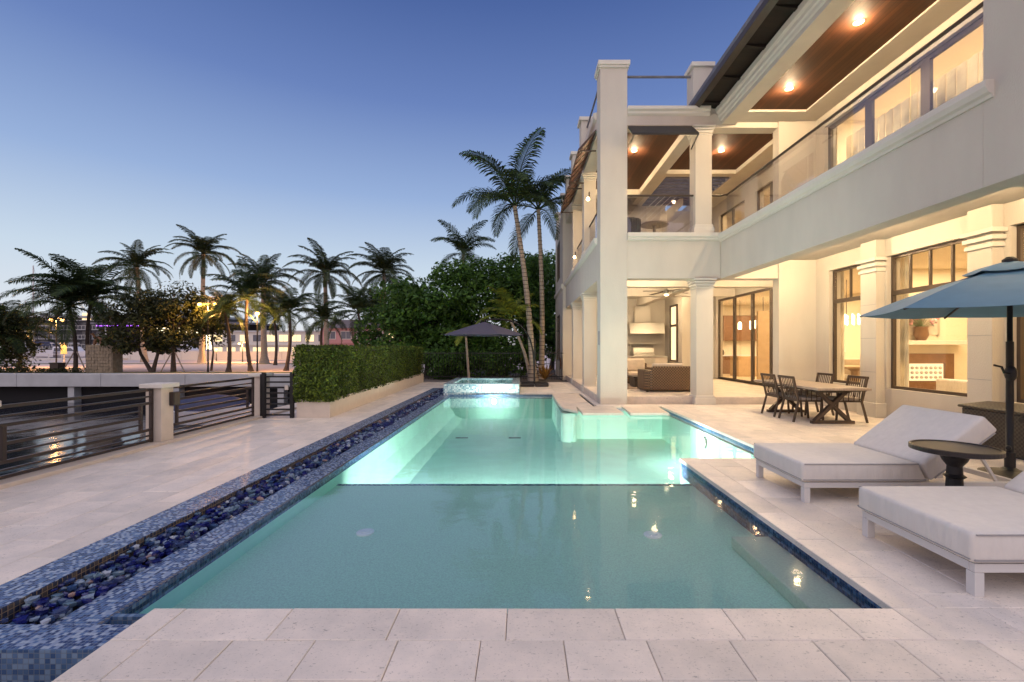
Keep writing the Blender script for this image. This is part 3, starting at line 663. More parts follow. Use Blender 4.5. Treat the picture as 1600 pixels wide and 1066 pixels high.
while y > 3:
    MB().prism([(4.80, 8.098), (5.35, 8.098), (5.35, 8.03), (5.1, 8.04), (4.9, 8.07)], y-.05, y+.05, 'y').build('rafter_tail', M['eave'], hs); y -= 1.15
MB().prism([(4.66, 8.245), (9.5, 10.2), (9.5, 10.35), (4.66, 8.35)], 2.6, 12.9, 'y').build('roof', M['roofgrey'], hs)
# upper terrace of the rear wing
wall(4.60, 4.96, 12.98, 19.4, 7.55, 7.96, name='ceiling_beam')
wall(2.55, 4.6, 18.1, 18.5, 7.55, 7.96, name='ceiling_beam'); wall(4.96, 7.5, 16.1, 16.4, 7.62, 7.96, name='ceiling_beam'); wall(7.46, 8.5, 12.85, 22, 7.62, 7.96, name='ceiling')
MB().box(2.55, 4.6, 12.98, 18.1, 7.76, 7.88).build('wood_ceiling', M['wood'], hs)
MB().box(4.96, 7.46, 12.94, 16.1, 7.76, 7.88).build('wood_ceiling', M['wood'], hs)
wall(2.15, 8.5, 12.99, 16.4, 7.965, 8.06, name='roof_slab', bev=0); wall(2.15, 5.0, 16.4, 22, 7.965, 8.06, name='roof_slab', bev=0)
wall(4.98, 5.12, 16.4, 20, 7.62, 7.96, name='ceiling_beam')
for k in range(11): MB().box(5.12, 7.46, 16.6+k*.32, 16.68+k*.32, 7.66, 7.82).build('pergola_slat', M['roofgrey'], hs)
wall(2.3, 6.2, 20.0, 20.2, 4.6, 7.96); wall(6.2, 8.6, 20.6, 20.8, 4.6, 7.66)
# outdoor stair up to the roof: sloping stringer
MB().prism([(3.2, 4.6), (5.0, 6.3), (6.6, 7.8), (6.6, 7.4), (3.9, 4.6)], 18.9, 19.0, 'y').build('stair_stringer', ST, hs)
m = MB()
for k in range(4): m.bar((3.3, 18.8, 4.9+k*.22), (6.5, 18.8, 7.9+k*.22), .025)
m.build('stair_rail', M['whitemetal'], hs)
m = MB()
for k in range(8): m.box(5.4, 7.3, 17.6, 17.62, 4.75+k*.12, 4.765+k*.12)
for x in (5.4, 6.3, 7.28): m.box(x, x+.03, 17.57, 17.6, 4.6, 5.72)
m.box(5.4, 7.3, 17.56, 17.62, 5.70, 5.74); m.build('cable_railing', M['bronze'], hs)
# upper wall of the rear terrace with sliding doors
wall_x(8.3, 8.6, 12.84, 22, 4.6, 7.96, [(13.8, 16.4, 4.7, 7.1), (17.2, 19.4, 4.7, 7.1)])
window_x(8.36, 13.8, 16.4, 4.7, 7.1, None, (), (14.7, 15.5)); window_x(8.36, 17.2, 19.4, 4.7, 7.1, None, (), (18.3,))
# west side
wall(2.125, 2.55, 13.1, 22.5, 3.45, 4.50, bev=0)
cornice('cornice', [(2.124, 4.48), (2.06, 4.52), (2.03, 4.58), (2.03, 4.66), (2.3, 4.66), (2.3, 4.502), (2.124, 4.502)], 13.1, 22.5, 'y')
wall(2.3, 2.6, 13.1, 22.5, 4.502, 4.62, bev=0)
wall(2.125, 2.54, 13.1, 22.5, 7.6, 8.25, bev=0)
cornice('cornice', [(2.124, 8.05), (2.05, 8.10), (2.03, 8.25), (2.124, 8.27)], 13.18, 27.4, 'y')
for y in (16.0, 19.5):
    column(2.14, 2.56, y, y+.42, .0, 3.45); column(2.14, 2.56, y, y+.42, 4.66, 7.60)
wall(1.98, 2.5, 22.5, 24.2, -.05, 8.25, bev=0); wall(1.98, 2.5, 24.2, 26.4, -.05, .8, bev=0); wall(1.98, 2.5, 24.2, 26.4, 3.3, 5.2, bev=0); wall(1.98, 2.5, 24.2, 26.4, 7.3, 8.25, bev=0); wall(1.98, 2.5, 26.4, 27.4, -.05, 8.25, bev=0)
wall(2.5, 10, 27.1, 27.4, -.05, 8.25, bev=0); wall(2.5, 3.9, 22.5, 22.8, -.05, 8.25, bev=0)
cornice('cornice', [(1.979, 4.40), (1.90, 4.46), (1.90, 4.62), (1.979, 4.66)], 22.5, 27.45, 'y')
window_x(2.0, 24.2, 26.4, .8, 3.3, 2.5, (24.9, 25.6), (25.3,)); window_x(2.0, 24.2, 26.4, 5.2, 7.3, None, (), (24.9, 25.7))
for y in (15.6, 18.35, 20.9, 23.3, 26.6):
    q = wall(2.0, 2.5, y, y+.5, 8.252, 9.22, name='roof_post', bev=0); MB().box(1.93, 2.57, y-.07, y+.57, 9.222, 9.34).build('cap', TR, q, bevel=.01)
for a, b in ((13.15, 15.6), (16.1, 18.35), (18.85, 20.9), (21.4, 23.3)): MB().tube([(2.2, a, 9.0), (2.2, b, 9.0)], .03, 6).build('roof_rail', M['roofgrey'], hs)
for k, (a, b) in enumerate(((13.15, 15.95), (16.3, 19.4))):
    d = thing('awning', 'brown slatted awning over the %s upper opening of the house side' % ('nearer' if k == 0 else 'farther'), 'awning', (2.1, (a+b)/2, 7.6), group='awnings on the house side')
    m = MB(); m.prism([(2.11, 7.78), (1.60, 7.22), (1.62, 7.19), (2.11, 7.73)], a, b, 'y'); m.build('panel', M['awn'], d)
    for t in range(6): yy = a + (b-a)*t/5; MB().bar((2.10, yy, 7.715), (1.62, yy, 7.175), .03).build('rib', M['bronze'], d)
    m = MB(); m.bar((2.12, a+.1, 7.2), (1.62, a+.1, 7.2), .035); m.bar((2.12, b-.1, 7.2), (1.62, b-.1, 7.2), .035); m.build('bracket', M['bronze'], d)
d = thing('awning', 'black awning above the front opening of the upper terrace', 'awning', (3.8, 12.5, 7.5))
MB().prism([(12.55, 7.58), (12.55, 7.52), (12.03, 7.10), (12.03, 7.16)], 2.88, 4.62, 'x').build('panel', M['black'], d)
m = MB(); m.bar((2.95, 12.56, 7.12), (2.95, 12.05, 7.13), .03); m.bar((4.6, 12.56, 6.95), (4.6, 12.06, 7.12), .03); m.build('bracket', M['black'], d)
# loggia: raised floor, back wall, ceiling
MB().box(2.126, 8.49, 12.72, 22.6, -.04, .20).build('loggia_floor', M['trav2'], hs, bevel=.012)
MB().box(5.21, 6.97, 12.58, 12.719, -.04, .195).build('step', M['trav2'], hs, bevel=.01)
wall(2.55, 8.6, 22.6, 22.8, .0, 3.93, bev=0)
wall(7.0, 7.45, 20.2, 22.6, .2, 3.93, bev=0); wall(7.45, 8.6, 20.2, 20.4, .2, 1.0, bev=0); wall(8.2, 8.6, 20.2, 20.4, 1.0, 3.93, bev=0); wall(7.45, 8.2, 20.2, 20.4, 3.5, 3.93, bev=0)
f = MB().box(7.45, 7.52, 20.22, 20.3, 1.0, 3.5).box(8.14, 8.2, 20.22, 20.3, 1.0, 3.5).box(7.52, 8.14, 20.22, 20.3, 1.0, 1.08).box(7.52, 8.14, 20.22, 20.3, 2.5, 2.62).box(7.52, 8.14, 20.22, 20.3, 3.42, 3.5).build('window', M['bronze'], hs)
MB().box(7.52, 8.14, 20.25, 20.256, 1.08, 3.42).build('pane', M['glass'], f)
f = MB().box(6.93, 6.999, 20.7, 20.78, .9, 3.5).box(6.93, 6.999, 21.6, 21.68, .9, 3.5).box(6.93, 6.999, 20.78, 21.6, .9, .98).box(6.93, 6.999, 20.78, 21.6, 2.5, 2.6).box(6.93, 6.999, 20.78, 21.6, 3.42, 3.5).build('window', M['bronze'], hs)
MB().box(6.985, 6.992, 20.78, 21.6, .98, 3.42).build('pane', M['litwin'], f)
for y in (15.2, 18.0): wall(2.56, 8.3, y, y+.3, 3.55, 3.925, name='ceiling_beam')
wall(5.6, 5.9, 12.97, 22.6, 3.56, 3.928, name='ceiling_beam')
# sliding doors of the loggia
wall_x(8.5, 8.7, 12.84, 22.6, .0, 3.93, [(14.4, 20.0, .2, 3.62)])
f = window_x(8.5, 14.4, 20.0, .2, 3.62, None, (), (15.75, 17.05, 18.5), fw=.09, name='sliding_door', pw=.085)
# railings
def glass_rail_x(x, y0, y1, z0, n):
    r0 = MB().tube([(x, y0, z0+1.08), (x, y1, z0+1.08)], .028, 8).build('handrail', M['bronze'], hs)
    for k in range(n):
        a = y0 + (y1-y0)*k/n; b = y0 + (y1-y0)*(k+1)/n
        MB().box(x-.006, x+.006, a+.01, b-.01, z0+.03, z0+1.05).build('glass_panel', M['railglass'], hs)
glass_rail_x(5.57, 5.42, 12.55, 4.62, 6)
glass_rail_x(2.34, 13.1, 16.0, 4.66, 2); glass_rail_x(2.34, 16.42, 19.5, 4.66, 2)
MB().tube([(2.86, 12.72, 5.74), (4.72, 12.72, 5.74)], .028, 8).build('handrail', M['bronze'], hs)
MB().tube([(5.17, 12.72, 5.74), (5.50, 12.72, 5.74), (5.57, 12.5, 5.70)], .028, 8).build('handrail', M['bronze'], hs)
for a, b in ((2.87, 3.82), (3.84, 4.71)): MB().box(a, b, 12.715, 12.725, 4.69, 5.71).build('glass_panel', M['railglass'], hs)
# interior shell
IW = M['inwall']
wall(8.32, 13.6, 2.8, 24.2, .12, .62 if False else .20, name='interior_floor', mat=M['infloor'], bev=0)
wall(8.71, 13.6, 12.6, 24.2, 3.75, 3.9, name='interior_ceiling', mat=IW, bev=0); wall(8.31, 13.6, 2.8, 12.6, 3.75, 3.9, name='interior_ceiling', mat=IW, bev=0)
wall(13.6, 13.8, 2.8, 24.2, .12, 3.9, name='interior_wall', mat=IW, bev=0); wall(8.71, 13.6, 24.2, 24.4, .12, 3.9, name='interior_wall', mat=IW, bev=0); wall(8.31, 13.6, 2.6, 2.8, .12, 3.9, name='interior_wall', mat=IW, bev=0)
wall(10.2, 13.6, 12.9, 13.3, .2, 3.75, name='interior_wall', mat=IW, bev=0)
wall(8.31, 12.0, 2.8, 22, 4.55, 4.62, name='interior_floor', mat=M['infloor'], bev=0); wall(8.61, 12.0, 2.8, 22, 7.75, 7.9, name='interior_ceiling', mat=IW, bev=0)
wall(12.0, 12.2, 2.8, 22, 4.55, 7.9, name='interior_wall', mat=IW, bev=0); wall(8.61, 12, 12.6, 12.8, 4.62, 7.75, name='interior_wall', mat=IW, bev=0); wall(8.61, 12, 22, 22.2, 4.62, 7.75, name='interior_wall', mat=IW, bev=0)
for y0, y1 in ((5.3, 12.15),):
    m = MB(); n = int((y1-y0)/.11)
    for k in range(n):
        a = y0 + k*.11; m.box(8.50 + (k % 2)*.02, 8.51+(k % 2)*.02, a, a+.108, 4.64, 7.05)
    m.build('blind', M['blind'], hs)['kind'] = 'stuff'
# downlights
def downlight(x, y, z, E, r=.075, spot=True):
    m = MB().lathe([(r, 0), (r, .006)], (x, y, z-.009), 20).build('downlight', M['downlight'], hs)
    MB().lathe([(r*1.3, 0), (r*1.3, .008)], (x, y, z-.009), 20).build('trim', M['whitemetal'], m)
    lamp('POINT', (x, y, z-.04), E*3.9, WARM, .062, name='downlight_lamp')
for (x, y) in ((6.42, 5.9), (6.42, 8.79), (6.40, 11.05)): downlight(x, y, 7.758, 42)
downlight(3.53, 14.54, 7.758, 42); downlight(6.28, 14.54, 7.758, 42); downlight(3.5, 17.2, 7.758, 30)
for (x, y, e) in ((7.0, 4.2, 30), (7.0, 6.6, 34), (6.9, 9.0, 36), (6.7, 11.2, 42)): downlight(x, y, 3.928, e)
for (x, y, e) in ((4.1, 14.2, 42), (7.2, 14.2, 42), (4.1, 16.8, 38), (7.2, 16.8, 38), (4.1, 20.2, 32), (6.4, 19.8, 35)): downlight(x, y, 3.928, e)
lamp('AREA', (10.8, 6.5, 3.7), 230, WARM, 3, 5, name='room_lamp'); lamp('AREA', (11, 10.9, 3.7), 180, WARM, 3, 3, name='room_lamp')
lamp('AREA', (11, 16, 3.7), 220, WARM, 3, 4, name='room_lamp'); lamp('AREA', (11, 21, 3.7), 280, WARM, 3, 4, name='room_lamp')
lamp('AREA', (10.3, 7.2, 7.7), 420, (1, .78, .48), 2, 5, name='room_lamp'); lamp('AREA', (10.3, 11, 7.7), 240, (1, .78, .48), 2, 2, name='room_lamp'); lamp('AREA', (10.3, 16.5, 7.7), 260, WARM, 2, 5, name='room_lamp')
lamp('AREA', (5.0, 24.8, 3.6), 30, WARM, 2, 2, name='room_lamp'); lamp('AREA', (4.5, 24.8, 7.3), 30, WARM, 2, 2, name='room_lamp')
# wall lamp at the corner pier
for k, (x, y, z) in enumerate(((2.18, 14.9, 6.35), (2.2, 18.9, 5.25))):
    d = thing('wall_lamp', 'small bright wall lamp on the %s upper column of the house side' % ('nearer' if k == 0 else 'farther'), 'wall lamp', (x, y, z))
    MB().blob((x-.05, y, z), .055, 10, 8).build('bulb', M['lamp'], d, smooth=True); MB().box(x-.03, x+.0, y-.05, y+.05, z-.02, z+.22).build('bracket', M['bronze'], d)
d = thing('door_sign', 'small blue number plate low on the side of the corner pier', 'sign', (2.12, 12.75, 1.9))
MB().box(2.112, 2.124, 12.68, 12.76, 1.62, 2.0).build('plate', M['roofgrey'], d)

# ------------------------------------------------------------------ interior furnishings
fp = thing('fireplace', 'dark framed fireplace under a mantel seen through the big window', 'fireplace', (11.2, 12.8, .2))
MB().box(10.45, 12.2, 12.55, 12.89, 1.62, 1.74).build('mantel', M['trim'], fp, bevel=.01)
m = MB().box(10.55, 12.0, 12.80, 12.895, 1.10, 1.38).box(10.55, 10.75, 12.80, 12.895, .55, 1.10).box(11.75, 12.0, 12.8, 12.895, .55, 1.1).box(10.75, 11.75, 12.8, 12.895, .35, .62); m.build('surround', M['brownwood'], fp)
MB().box(10.75, 11.75, 12.86, 12.894, .62, 1.1).build('firebox', M['litwin'], fp)
m = MB()
for k in range(7):
    for j in range(3): m.blob((10.85+k*.13, 12.82, .72+j*.13), .045, 6, 4)
m.build('screen', M['creamcush'], fp)
fv = thing('flower_arrangement', 'vase of red and pink flowers standing on the mantel', 'flowers', (11.0, 12.7, 1.74))
MB().lathe([(.10, 0), (.17, .15), (.14, .34), (.17, .38)], (11.0, 12.7, 1.74), 16).build('vase', M['brownwood'], fv, smooth=True)
rr_ = random.Random(11)
m1, m2, m3 = MB(), MB(), MB()
for k in range(46):
    a = rr_.uniform(0, 6.28); e = rr_.uniform(.1, 1.4); L = rr_.uniform(.3, .62)
    p0 = Vector((11.0, 12.7, 2.1)); p1 = p0 + Vector((math.cos(a)*math.cos(e), math.sin(a)*math.cos(e)*.4, math.sin(e)))*L
    m1.tube([p0, p1], .006, 4); (m2 if k % 3 else m3).blob(p1, rr_.uniform(.025, .06), 6, 4, .3, rr_)
m1.build('stem', M['shaft'], fv); m2.build('blossom', M['pink'], fv); m3.build('blossom', M['wallwhite'], fv)
pa = thing('painting', 'framed abstract picture on the chimney wall behind the flowers', 'painting', (11.2, 12.89, 2.2))
MB().box(10.75, 11.6, 12.86, 12.898, 1.9, 3.0).build('canvas', M['creamcush'], pa); MB().box(10.70, 10.75, 12.85, 12.898, 1.85, 3.05).box(11.6, 11.65, 12.85, 12.898, 1.85, 3.05).build('frame', M['steel'], pa)
so = thing('sofa', 'white sofa standing inside behind the big window', 'sofa', (10.7, 10.9, .2))
MB().box(10.5, 12.4, 10.6, 10.85, .25, .98).build('backrest', M['fabric'], so, bevel=.06); MB().box(10.5, 12.4, 10.85, 11.5, .25, .62).build('seat', M['fabric'], so, bevel=.06); MB().box(10.3, 10.5, 10.6, 11.5, .25, .78).build('armrest', M['fabric'], so, bevel=.05)
for k, (x0, x1, y) in enumerate(((8.5, 8.62, 10.28), (8.5, 8.62, 8.2), (8.5, 8.62, 12.32))):
    m = MB(); n = (4, 3, 4)[k]
    for j in range(n): m.tube([(8.46+.05*(j % 2), y-.14+j*.06, .22), (8.46+.05*(j % 2), y-.14+j*.06, 3.6)], .04, 6)
    cu = m.build('curtain', M['blind'], None, smooth=True); tag(cu, ('cream curtain at the far side of the big window', 'cream curtain at the near side of the big window', 'cream curtain inside the narrow window')[k], 'curtain')
dt = thing('indoor_table', 'pale indoor dining table below the crystal chandelier', 'table', (10.6, 14.6, .2))
MB().box(9.9, 11.4, 14.0, 15.4, .90, .96).build('tabletop', M['doorwood'], dt, bevel=.01); MB().lathe([(.35, 0), (.12, .1), (.1, .6), (.3, .7)], (10.6, 14.7, .2), 16).build('pedestal', M['doorwood'], dt)
for k, (x, y) in enumerate(((9.75, 14.3), (9.75, 15.1), (10.5, 13.75))):
    c = thing('upholstered_chair', 'white upholstered indoor chair by the dining table, %s' % ('nearest the narrow window', 'farther along its side', 'at its near end')[k], 'chair', (x, y, .2))
    MB().box(x-.24, x+.24, y-.24, y+.24, .6, .72).build('seat', M['fabric'], c, bevel=.03); MB().box(x-.26, x-.18, y-.25, y+.25, .6, 1.3).build('backrest', M['fabric'], c, bevel=.03)
    for a in (-.2, .2):
        for b in (-.2, .2): MB().bar((x+a, y+b, .6), (x+a, y+b, .2), .03).build('leg', M['bronze'], c)
for k in range(3):
    x = 10.2+k*.55; p = thing('pendant_lamp', ('left', 'middle', 'right')[k]+' glass pendant hanging above the kitchen island', 'lamp', (x, 21.6, 3.75), group='pendants above the kitchen island')
    MB().tube([(x, 21.6, 3.75), (x, 21.6, 2.75)], .01, 5).build('cord', M['bronze'], p); MB().lathe([(.03, .35), (.08, .28), (.08, .0)], (x, 21.6, 2.4), 12).build('shade', M['chand'], p)
    v = thing('kitchen_jar', ('left', 'middle', 'right')[k]+' dark jar standing on the kitchen worktop', 'jar', (9.6+k*.35, 23.7, 1.16)); MB().lathe([(.07, 0), (.09, .12), (.05, .26)], (9.6+k*.35, 23.7, 1.16), 12).build('body', M['bronze'], v, smooth=True)
def chandelier(x, y, z, label, r=.42):
    d = thing('chandelier', label, 'chandelier', (x, y, 3.75))
    MB().tube([(x, y, 3.75), (x, y, z)], .012, 6).build('rod', M['bronze'], d)
    m = MB(); g = MB()
    for k in range(14):
        a = 2*math.pi*k/14; cx, cy2 = x+r*math.cos(a), y+r*math.sin(a)
        g.tube([(cx, cy2, z-.16), (cx, cy2, z+.16)], .022, 6); m.bar((x, y, z), (cx, cy2, z), .012)
    m.build('arm', M['steel'], d); g.build('candle', M['chand'], d)
chandelier(10.55, 15.0, 2.45, 'sparkling crystal chandelier seen through the narrow window')
chandelier(10.45, 20.0, 2.55, 'row of glowing crystal lights seen through the sliding doors', .5)
tb = thing('dining_set', 'pale indoor sideboard with a lamp seen through the narrow window', 'sideboard', (10.9, 15.8, .2))
MB().box(10.5, 12.2, 15.6, 16.1, .2, 1.15).build('cabinet', M['creamcush'], tb, bevel=.01); MB().lathe([(.16, 0), (.12, .28)], (10.9, 15.8, 1.4), 14).build('lamp_shade', M['litwin'], tb); MB().lathe([(.05, 0), (.03, .25)], (10.9, 15.8, 1.15), 10).build('lamp_base', M['steel'], tb)
kc = thing('kitchen_cabinets', 'brown and pale kitchen cabinets seen through the sliding doors', 'cabinets', (11, 24, .2))
MB().box(9.2, 13.4, 23.5, 24.19, .2, 1.1).build('base_cabinet', M['brownwood'], kc, bevel=.01); MB().box(9.2, 13.4, 23.45, 24.19, 1.1, 1.16).build('worktop', M['white'], kc); MB().box(10.4, 12.4, 23.8, 24.19, 1.9, 3.2).build('wall_cabinet', M['brownwood'], kc, bevel=.01)
MB().box(10.0, 11.6, 21.3, 22.2, .2, 1.14).build('island', M['doorwood'], kc, bevel=.01)
dr = thing('interior_door', 'pale wood inner door with a small handle behind the sliding doors', 'door', (10.4, 18.4, .2))
MB().box(9.35, 10.35, 18.3, 18.4, .2, 3.0).build('leaf', M['doorwood'], dr, bevel=.01); MB().blob((10.25, 18.27, 1.25), .035, 8, 6).build('handle', M['bronze'], dr)

# ------------------------------------------------------------------ loggia furniture
def soft(mb, x0, x1, y0, y1, z0, z1): return mb.box(x0, x1, y0, y1, z0, z1)
s1 = thing('wicker_sofa', 'large brown wicker armchair seen from behind inside the loggia', 'armchair', (4.55, 14.3, .2))
m = MB().prism([(3.90, 13.95), (5.16, 13.95), (5.16, 14.12), (3.98, 14.12)], .24, .98, 'z'); m.build('backrest', M['wick'], s1, bevel=.04)
m = MB().prism([(3.72, 14.1), (3.90, 13.951), (3.97, 14.121), (3.90, 14.9), (3.72, 14.9)], .24, .86, 'z'); m.build('armrest', M['wick'], s1, bevel=.03)
MB().box(5.0, 5.17, 14.121, 14.9, .24, .82).build('armrest', M['wick'], s1, bevel=.03)
MB().box(3.9, 5.0, 14.13, 14.9, .22, .5).build('seat', M['wick'], s1, bevel=.03); MB().box(3.92, 4.98, 14.14, 14.9, .5, .66).build('cushion', M['creamcush'], s1, bevel=.05)
MB().box(4.0, 4.98, 14.13, 14.28, .66, 1.06).build('back_cushion', M['creamcush'], s1, bevel=.05)
for (x, y) in ((3.8, 14.0), (5.1, 14.0), (3.8, 14.8), (5.1, 14.8)): MB().box(x-.03, x+.03, y-.02, y+.04, .2, .24).build('foot', M['bronze'], s1)
s2 = thing('wicker_armchair', 'brown wicker armchair with cream cushions facing the pool', 'armchair', (4.2, 17.3, .2))
MB().box(3.75, 4.85, 17.9, 18.1, .24, .95).build('backrest', M['wick'], s2, bevel=.04); MB().box(3.72, 3.9, 17.0, 17.9, .24, .8).build('armrest', M['wick'], s2, bevel=.03); MB().box(4.75, 4.93, 17.0, 17.9, .24, .8).build('armrest', M['wick'], s2, bevel=.03)
MB().box(3.9, 4.75, 17.0, 17.9, .22, .48).build('seat', M['wick'], s2, bevel=.03); MB().box(3.91, 4.74, 16.98, 17.9, .48, .64).build('cushion', M['creamcush'], s2, bevel=.05); MB().box(3.93, 4.72, 17.7, 17.92, .64, 1.12).build('back_cushion', M['creamcush'], s2, bevel=.06)
for (x, y) in ((3.8, 17.1), (4.85, 17.1), (3.8, 18.0), (4.85, 18.0)): MB().box(x-.03, x+.03, y-.03, y+.03, .2, .24).build('foot', M['bronze'], s2)
ct = thing('coffee_table', 'low dark wicker coffee table between the wicker armchairs', 'coffee table', (4.0, 16.0, .2))
MB().box(3.75, 4.75, 15.5, 16.4, .52, .56).build('tabletop', M['darkwood'], ct, bevel=.01); MB().box(3.8, 4.7, 15.55, 16.35, .2, .519).build('base', M['wickdark'], ct, bevel=.02)
s3 = thing('wicker_stool', 'dark wicker side piece half hidden behind the front column', 'stool', (5.5, 14.3, .2))
MB().box(5.22, 5.7, 14.2, 14.8, .2, .75).build('body', M['wickdark'], s3, bevel=.03); MB().box(5.24, 5.68, 14.22, 14.78, .75, .82).build('cushion', M['cushion'], s3, bevel=.03)
ru = MB().box(3.3, 5.6, 14.9, 17.2, .2, .212).build('rug', M['rug'], bevel=.003); tag(ru, 'patterned brown rug under the loggia coffee table', 'rug')
k_ = thing('outdoor_kitchen', 'stainless outdoor grill counter with hood at the back of the loggia', 'outdoor kitchen', (5.9, 22.2, .2))
MB().box(4.6, 6.9, 21.85, 22.59, .2, 1.08).build('counter', M['rock_rail'], k_, bevel=.01); MB().box(4.6, 6.9, 21.8, 22.59, 1.08, 1.14).build('worktop', M['steel'], k_, bevel=.006)
MB().prism([(21.9, 1.141), (22.5, 1.141), (22.5, 1.45), (22.3, 1.6), (22.05, 1.55)], 5.3, 6.3, 'x').build('grill', M['steel'], k_, bevel=.02)
MB().tube([(5.35, 21.86, 1.3), (6.25, 21.86, 1.3)], .02, 8).build('handle', M['steel'], k_)
MB().box(5.3, 6.3, 21.82, 21.849, .75, 1.03).build('drawer', M['steel'], k_, bevel=.005)
hd = thing('range_hood', 'stainless hood on the back wall of the loggia above the grill', 'hood', (5.9, 22.3, 2.2))
MB().prism([(21.75, 2.2), (22.59, 2.2), (22.59, 2.72), (21.95, 2.72)], 5.1, 6.75, 'x').build('canopy', M['steel'], hd, bevel=.01); MB().box(5.45, 6.2, 22.3, 22.59, 2.72, 3.55).build('chimney', M['stucco'], hd, bevel=.01)
sh = thing('wall_shelf', 'small steel shelf on the wall above the grill', 'shelf', (5.9, 22.5, 1.75))
MB().box(5.2, 6.5, 22.35, 22.59, 1.72, 1.76).build('board', M['steel'], sh); MB().box(5.25, 5.28, 22.4, 22.59, 1.62, 1.719).build('bracket', M['steel'], sh)
fn = thing('ceiling_fan', 'ceiling fan with four dark blades hanging in the loggia', 'ceiling fan', (5.32, 17.0, 3.93))
fx, fy, fz = 5.32, 17.0, 3.62
MB().tube([(fx, fy, 3.93), (fx, fy, fz+.05)], .018, 8).build('rod', M['steel'], fn); MB().lathe([(.05, -.12), (.11, -.08), (.12, .02), (.05, .08)], (fx, fy, fz), 20).build('motor', M['steel'], fn, smooth=True)
MB().lathe([(.03, -.17), (.08, -.14), (.08, -.121)], (fx, fy, fz), 16).build('light', M['chand'], fn)
for k in range(4):
    a = R(20 + 90*k); d_ = Vector((math.cos(a), math.sin(a), 0)); c0 = Vector((fx, fy, fz))
    MB().bar(c0 + d_*.12, c0 + d_*.98 + Vector((0, 0, -.03)), .14, .012).build('blade', M['bronze'], fn)
# upper terrace furniture
uc = thing('terrace_chair', 'dark barrel armchair on the upper terrace behind the glass', 'armchair', (3.2, 14.0, 4.6))
m = MB(); pts = []
for k in range(9):
    a = R(-200 + k*27); m.bar((3.2+.34*math.cos(a), 14.0+.34*math.sin(a), 4.7), (3.2+.36*math.cos(a), 14.0+.36*math.sin(a), 5.4), .26, .03, up=(math.cos(a), math.sin(a), 0))
m.build('backrest', M['wickdark'], uc); MB().lathe([(.33, 0), (.35, .12)], (3.2, 14.0, 4.98), 20).build('seat', M['cushion'], uc)
for a in (45, 135, 225, 315): MB().bar((3.2+.28*math.cos(R(a)), 14+.28*math.sin(R(a)), 4.6), (3.2+.28*math.cos(R(a)), 14+.28*math.sin(R(a)), 4.98), .04).build('leg', M['bronze'], uc)
ut = thing('terrace_table', 'round pale table on the upper terrace behind the glass', 'table', (4.05, 14.1, 4.6))
MB().lathe([(.42, 0), (.42, .04)], (4.05, 14.1, 5.28), 28).build('tabletop', M['tablewood'], ut); MB().lathe([(.25, 0), (.06, .1), (.05, .6), (.1, .68)], (4.05, 14.1, 4.6), 16).build('pedestal', M['tablewood'], ut, smooth=True)
up_ = thing('potted_plant', 'potted plant on the upper terrace beside the front column', 'plant', (5.55, 14.2, 4.6))
MB().lathe([(.14, 0), (.2, .42)], (5.55, 14.2, 4.6), 16).build('pot', M['roofgrey'], up_)
def leafcloud(mb, c, r, n, size, rg, flat=1.0):
    for _ in range(n):
        while True:
            p = Vector((rg.uniform(-1, 1), rg.uniform(-1, 1), rg.uniform(-1, 1)))
            if p.length < 1: break
        p = p.normalized() * (p.length ** .45)
        q = Vector((c[0] + p.x*r[0], c[1] + p.y*r[1], c[2] + p.z*r[2]))
        nrm = (p*.8 + Vector((rg.gauss(0, .6), rg.gauss(0, .6), rg.gauss(.5, .6)))).normalized()
        u = nrm.orthogonal().normalized(); u = (u * math.cos(t0 := rg.uniform(0, 6.28)) + nrm.cross(u) * math.sin(t0)); v = nrm.cross(u)
        s = size * rg.uniform(.6, 1.35)
        b = len(mb.v); mb.v += [tuple(q - u*s), tuple(q - v*s*.45 + nrm*s*.1), tuple(q + u*s), tuple(q + v*s*.45 + nrm*s*.1)]; mb.f.append((b, b+1, b+2, b+3))
m = MB(); leafcloud(m, (5.55, 14.2, 5.4), (.25, .25, .45), 160, .07, random.Random(2)); m.build('foliage', M['leaf2'], up_)

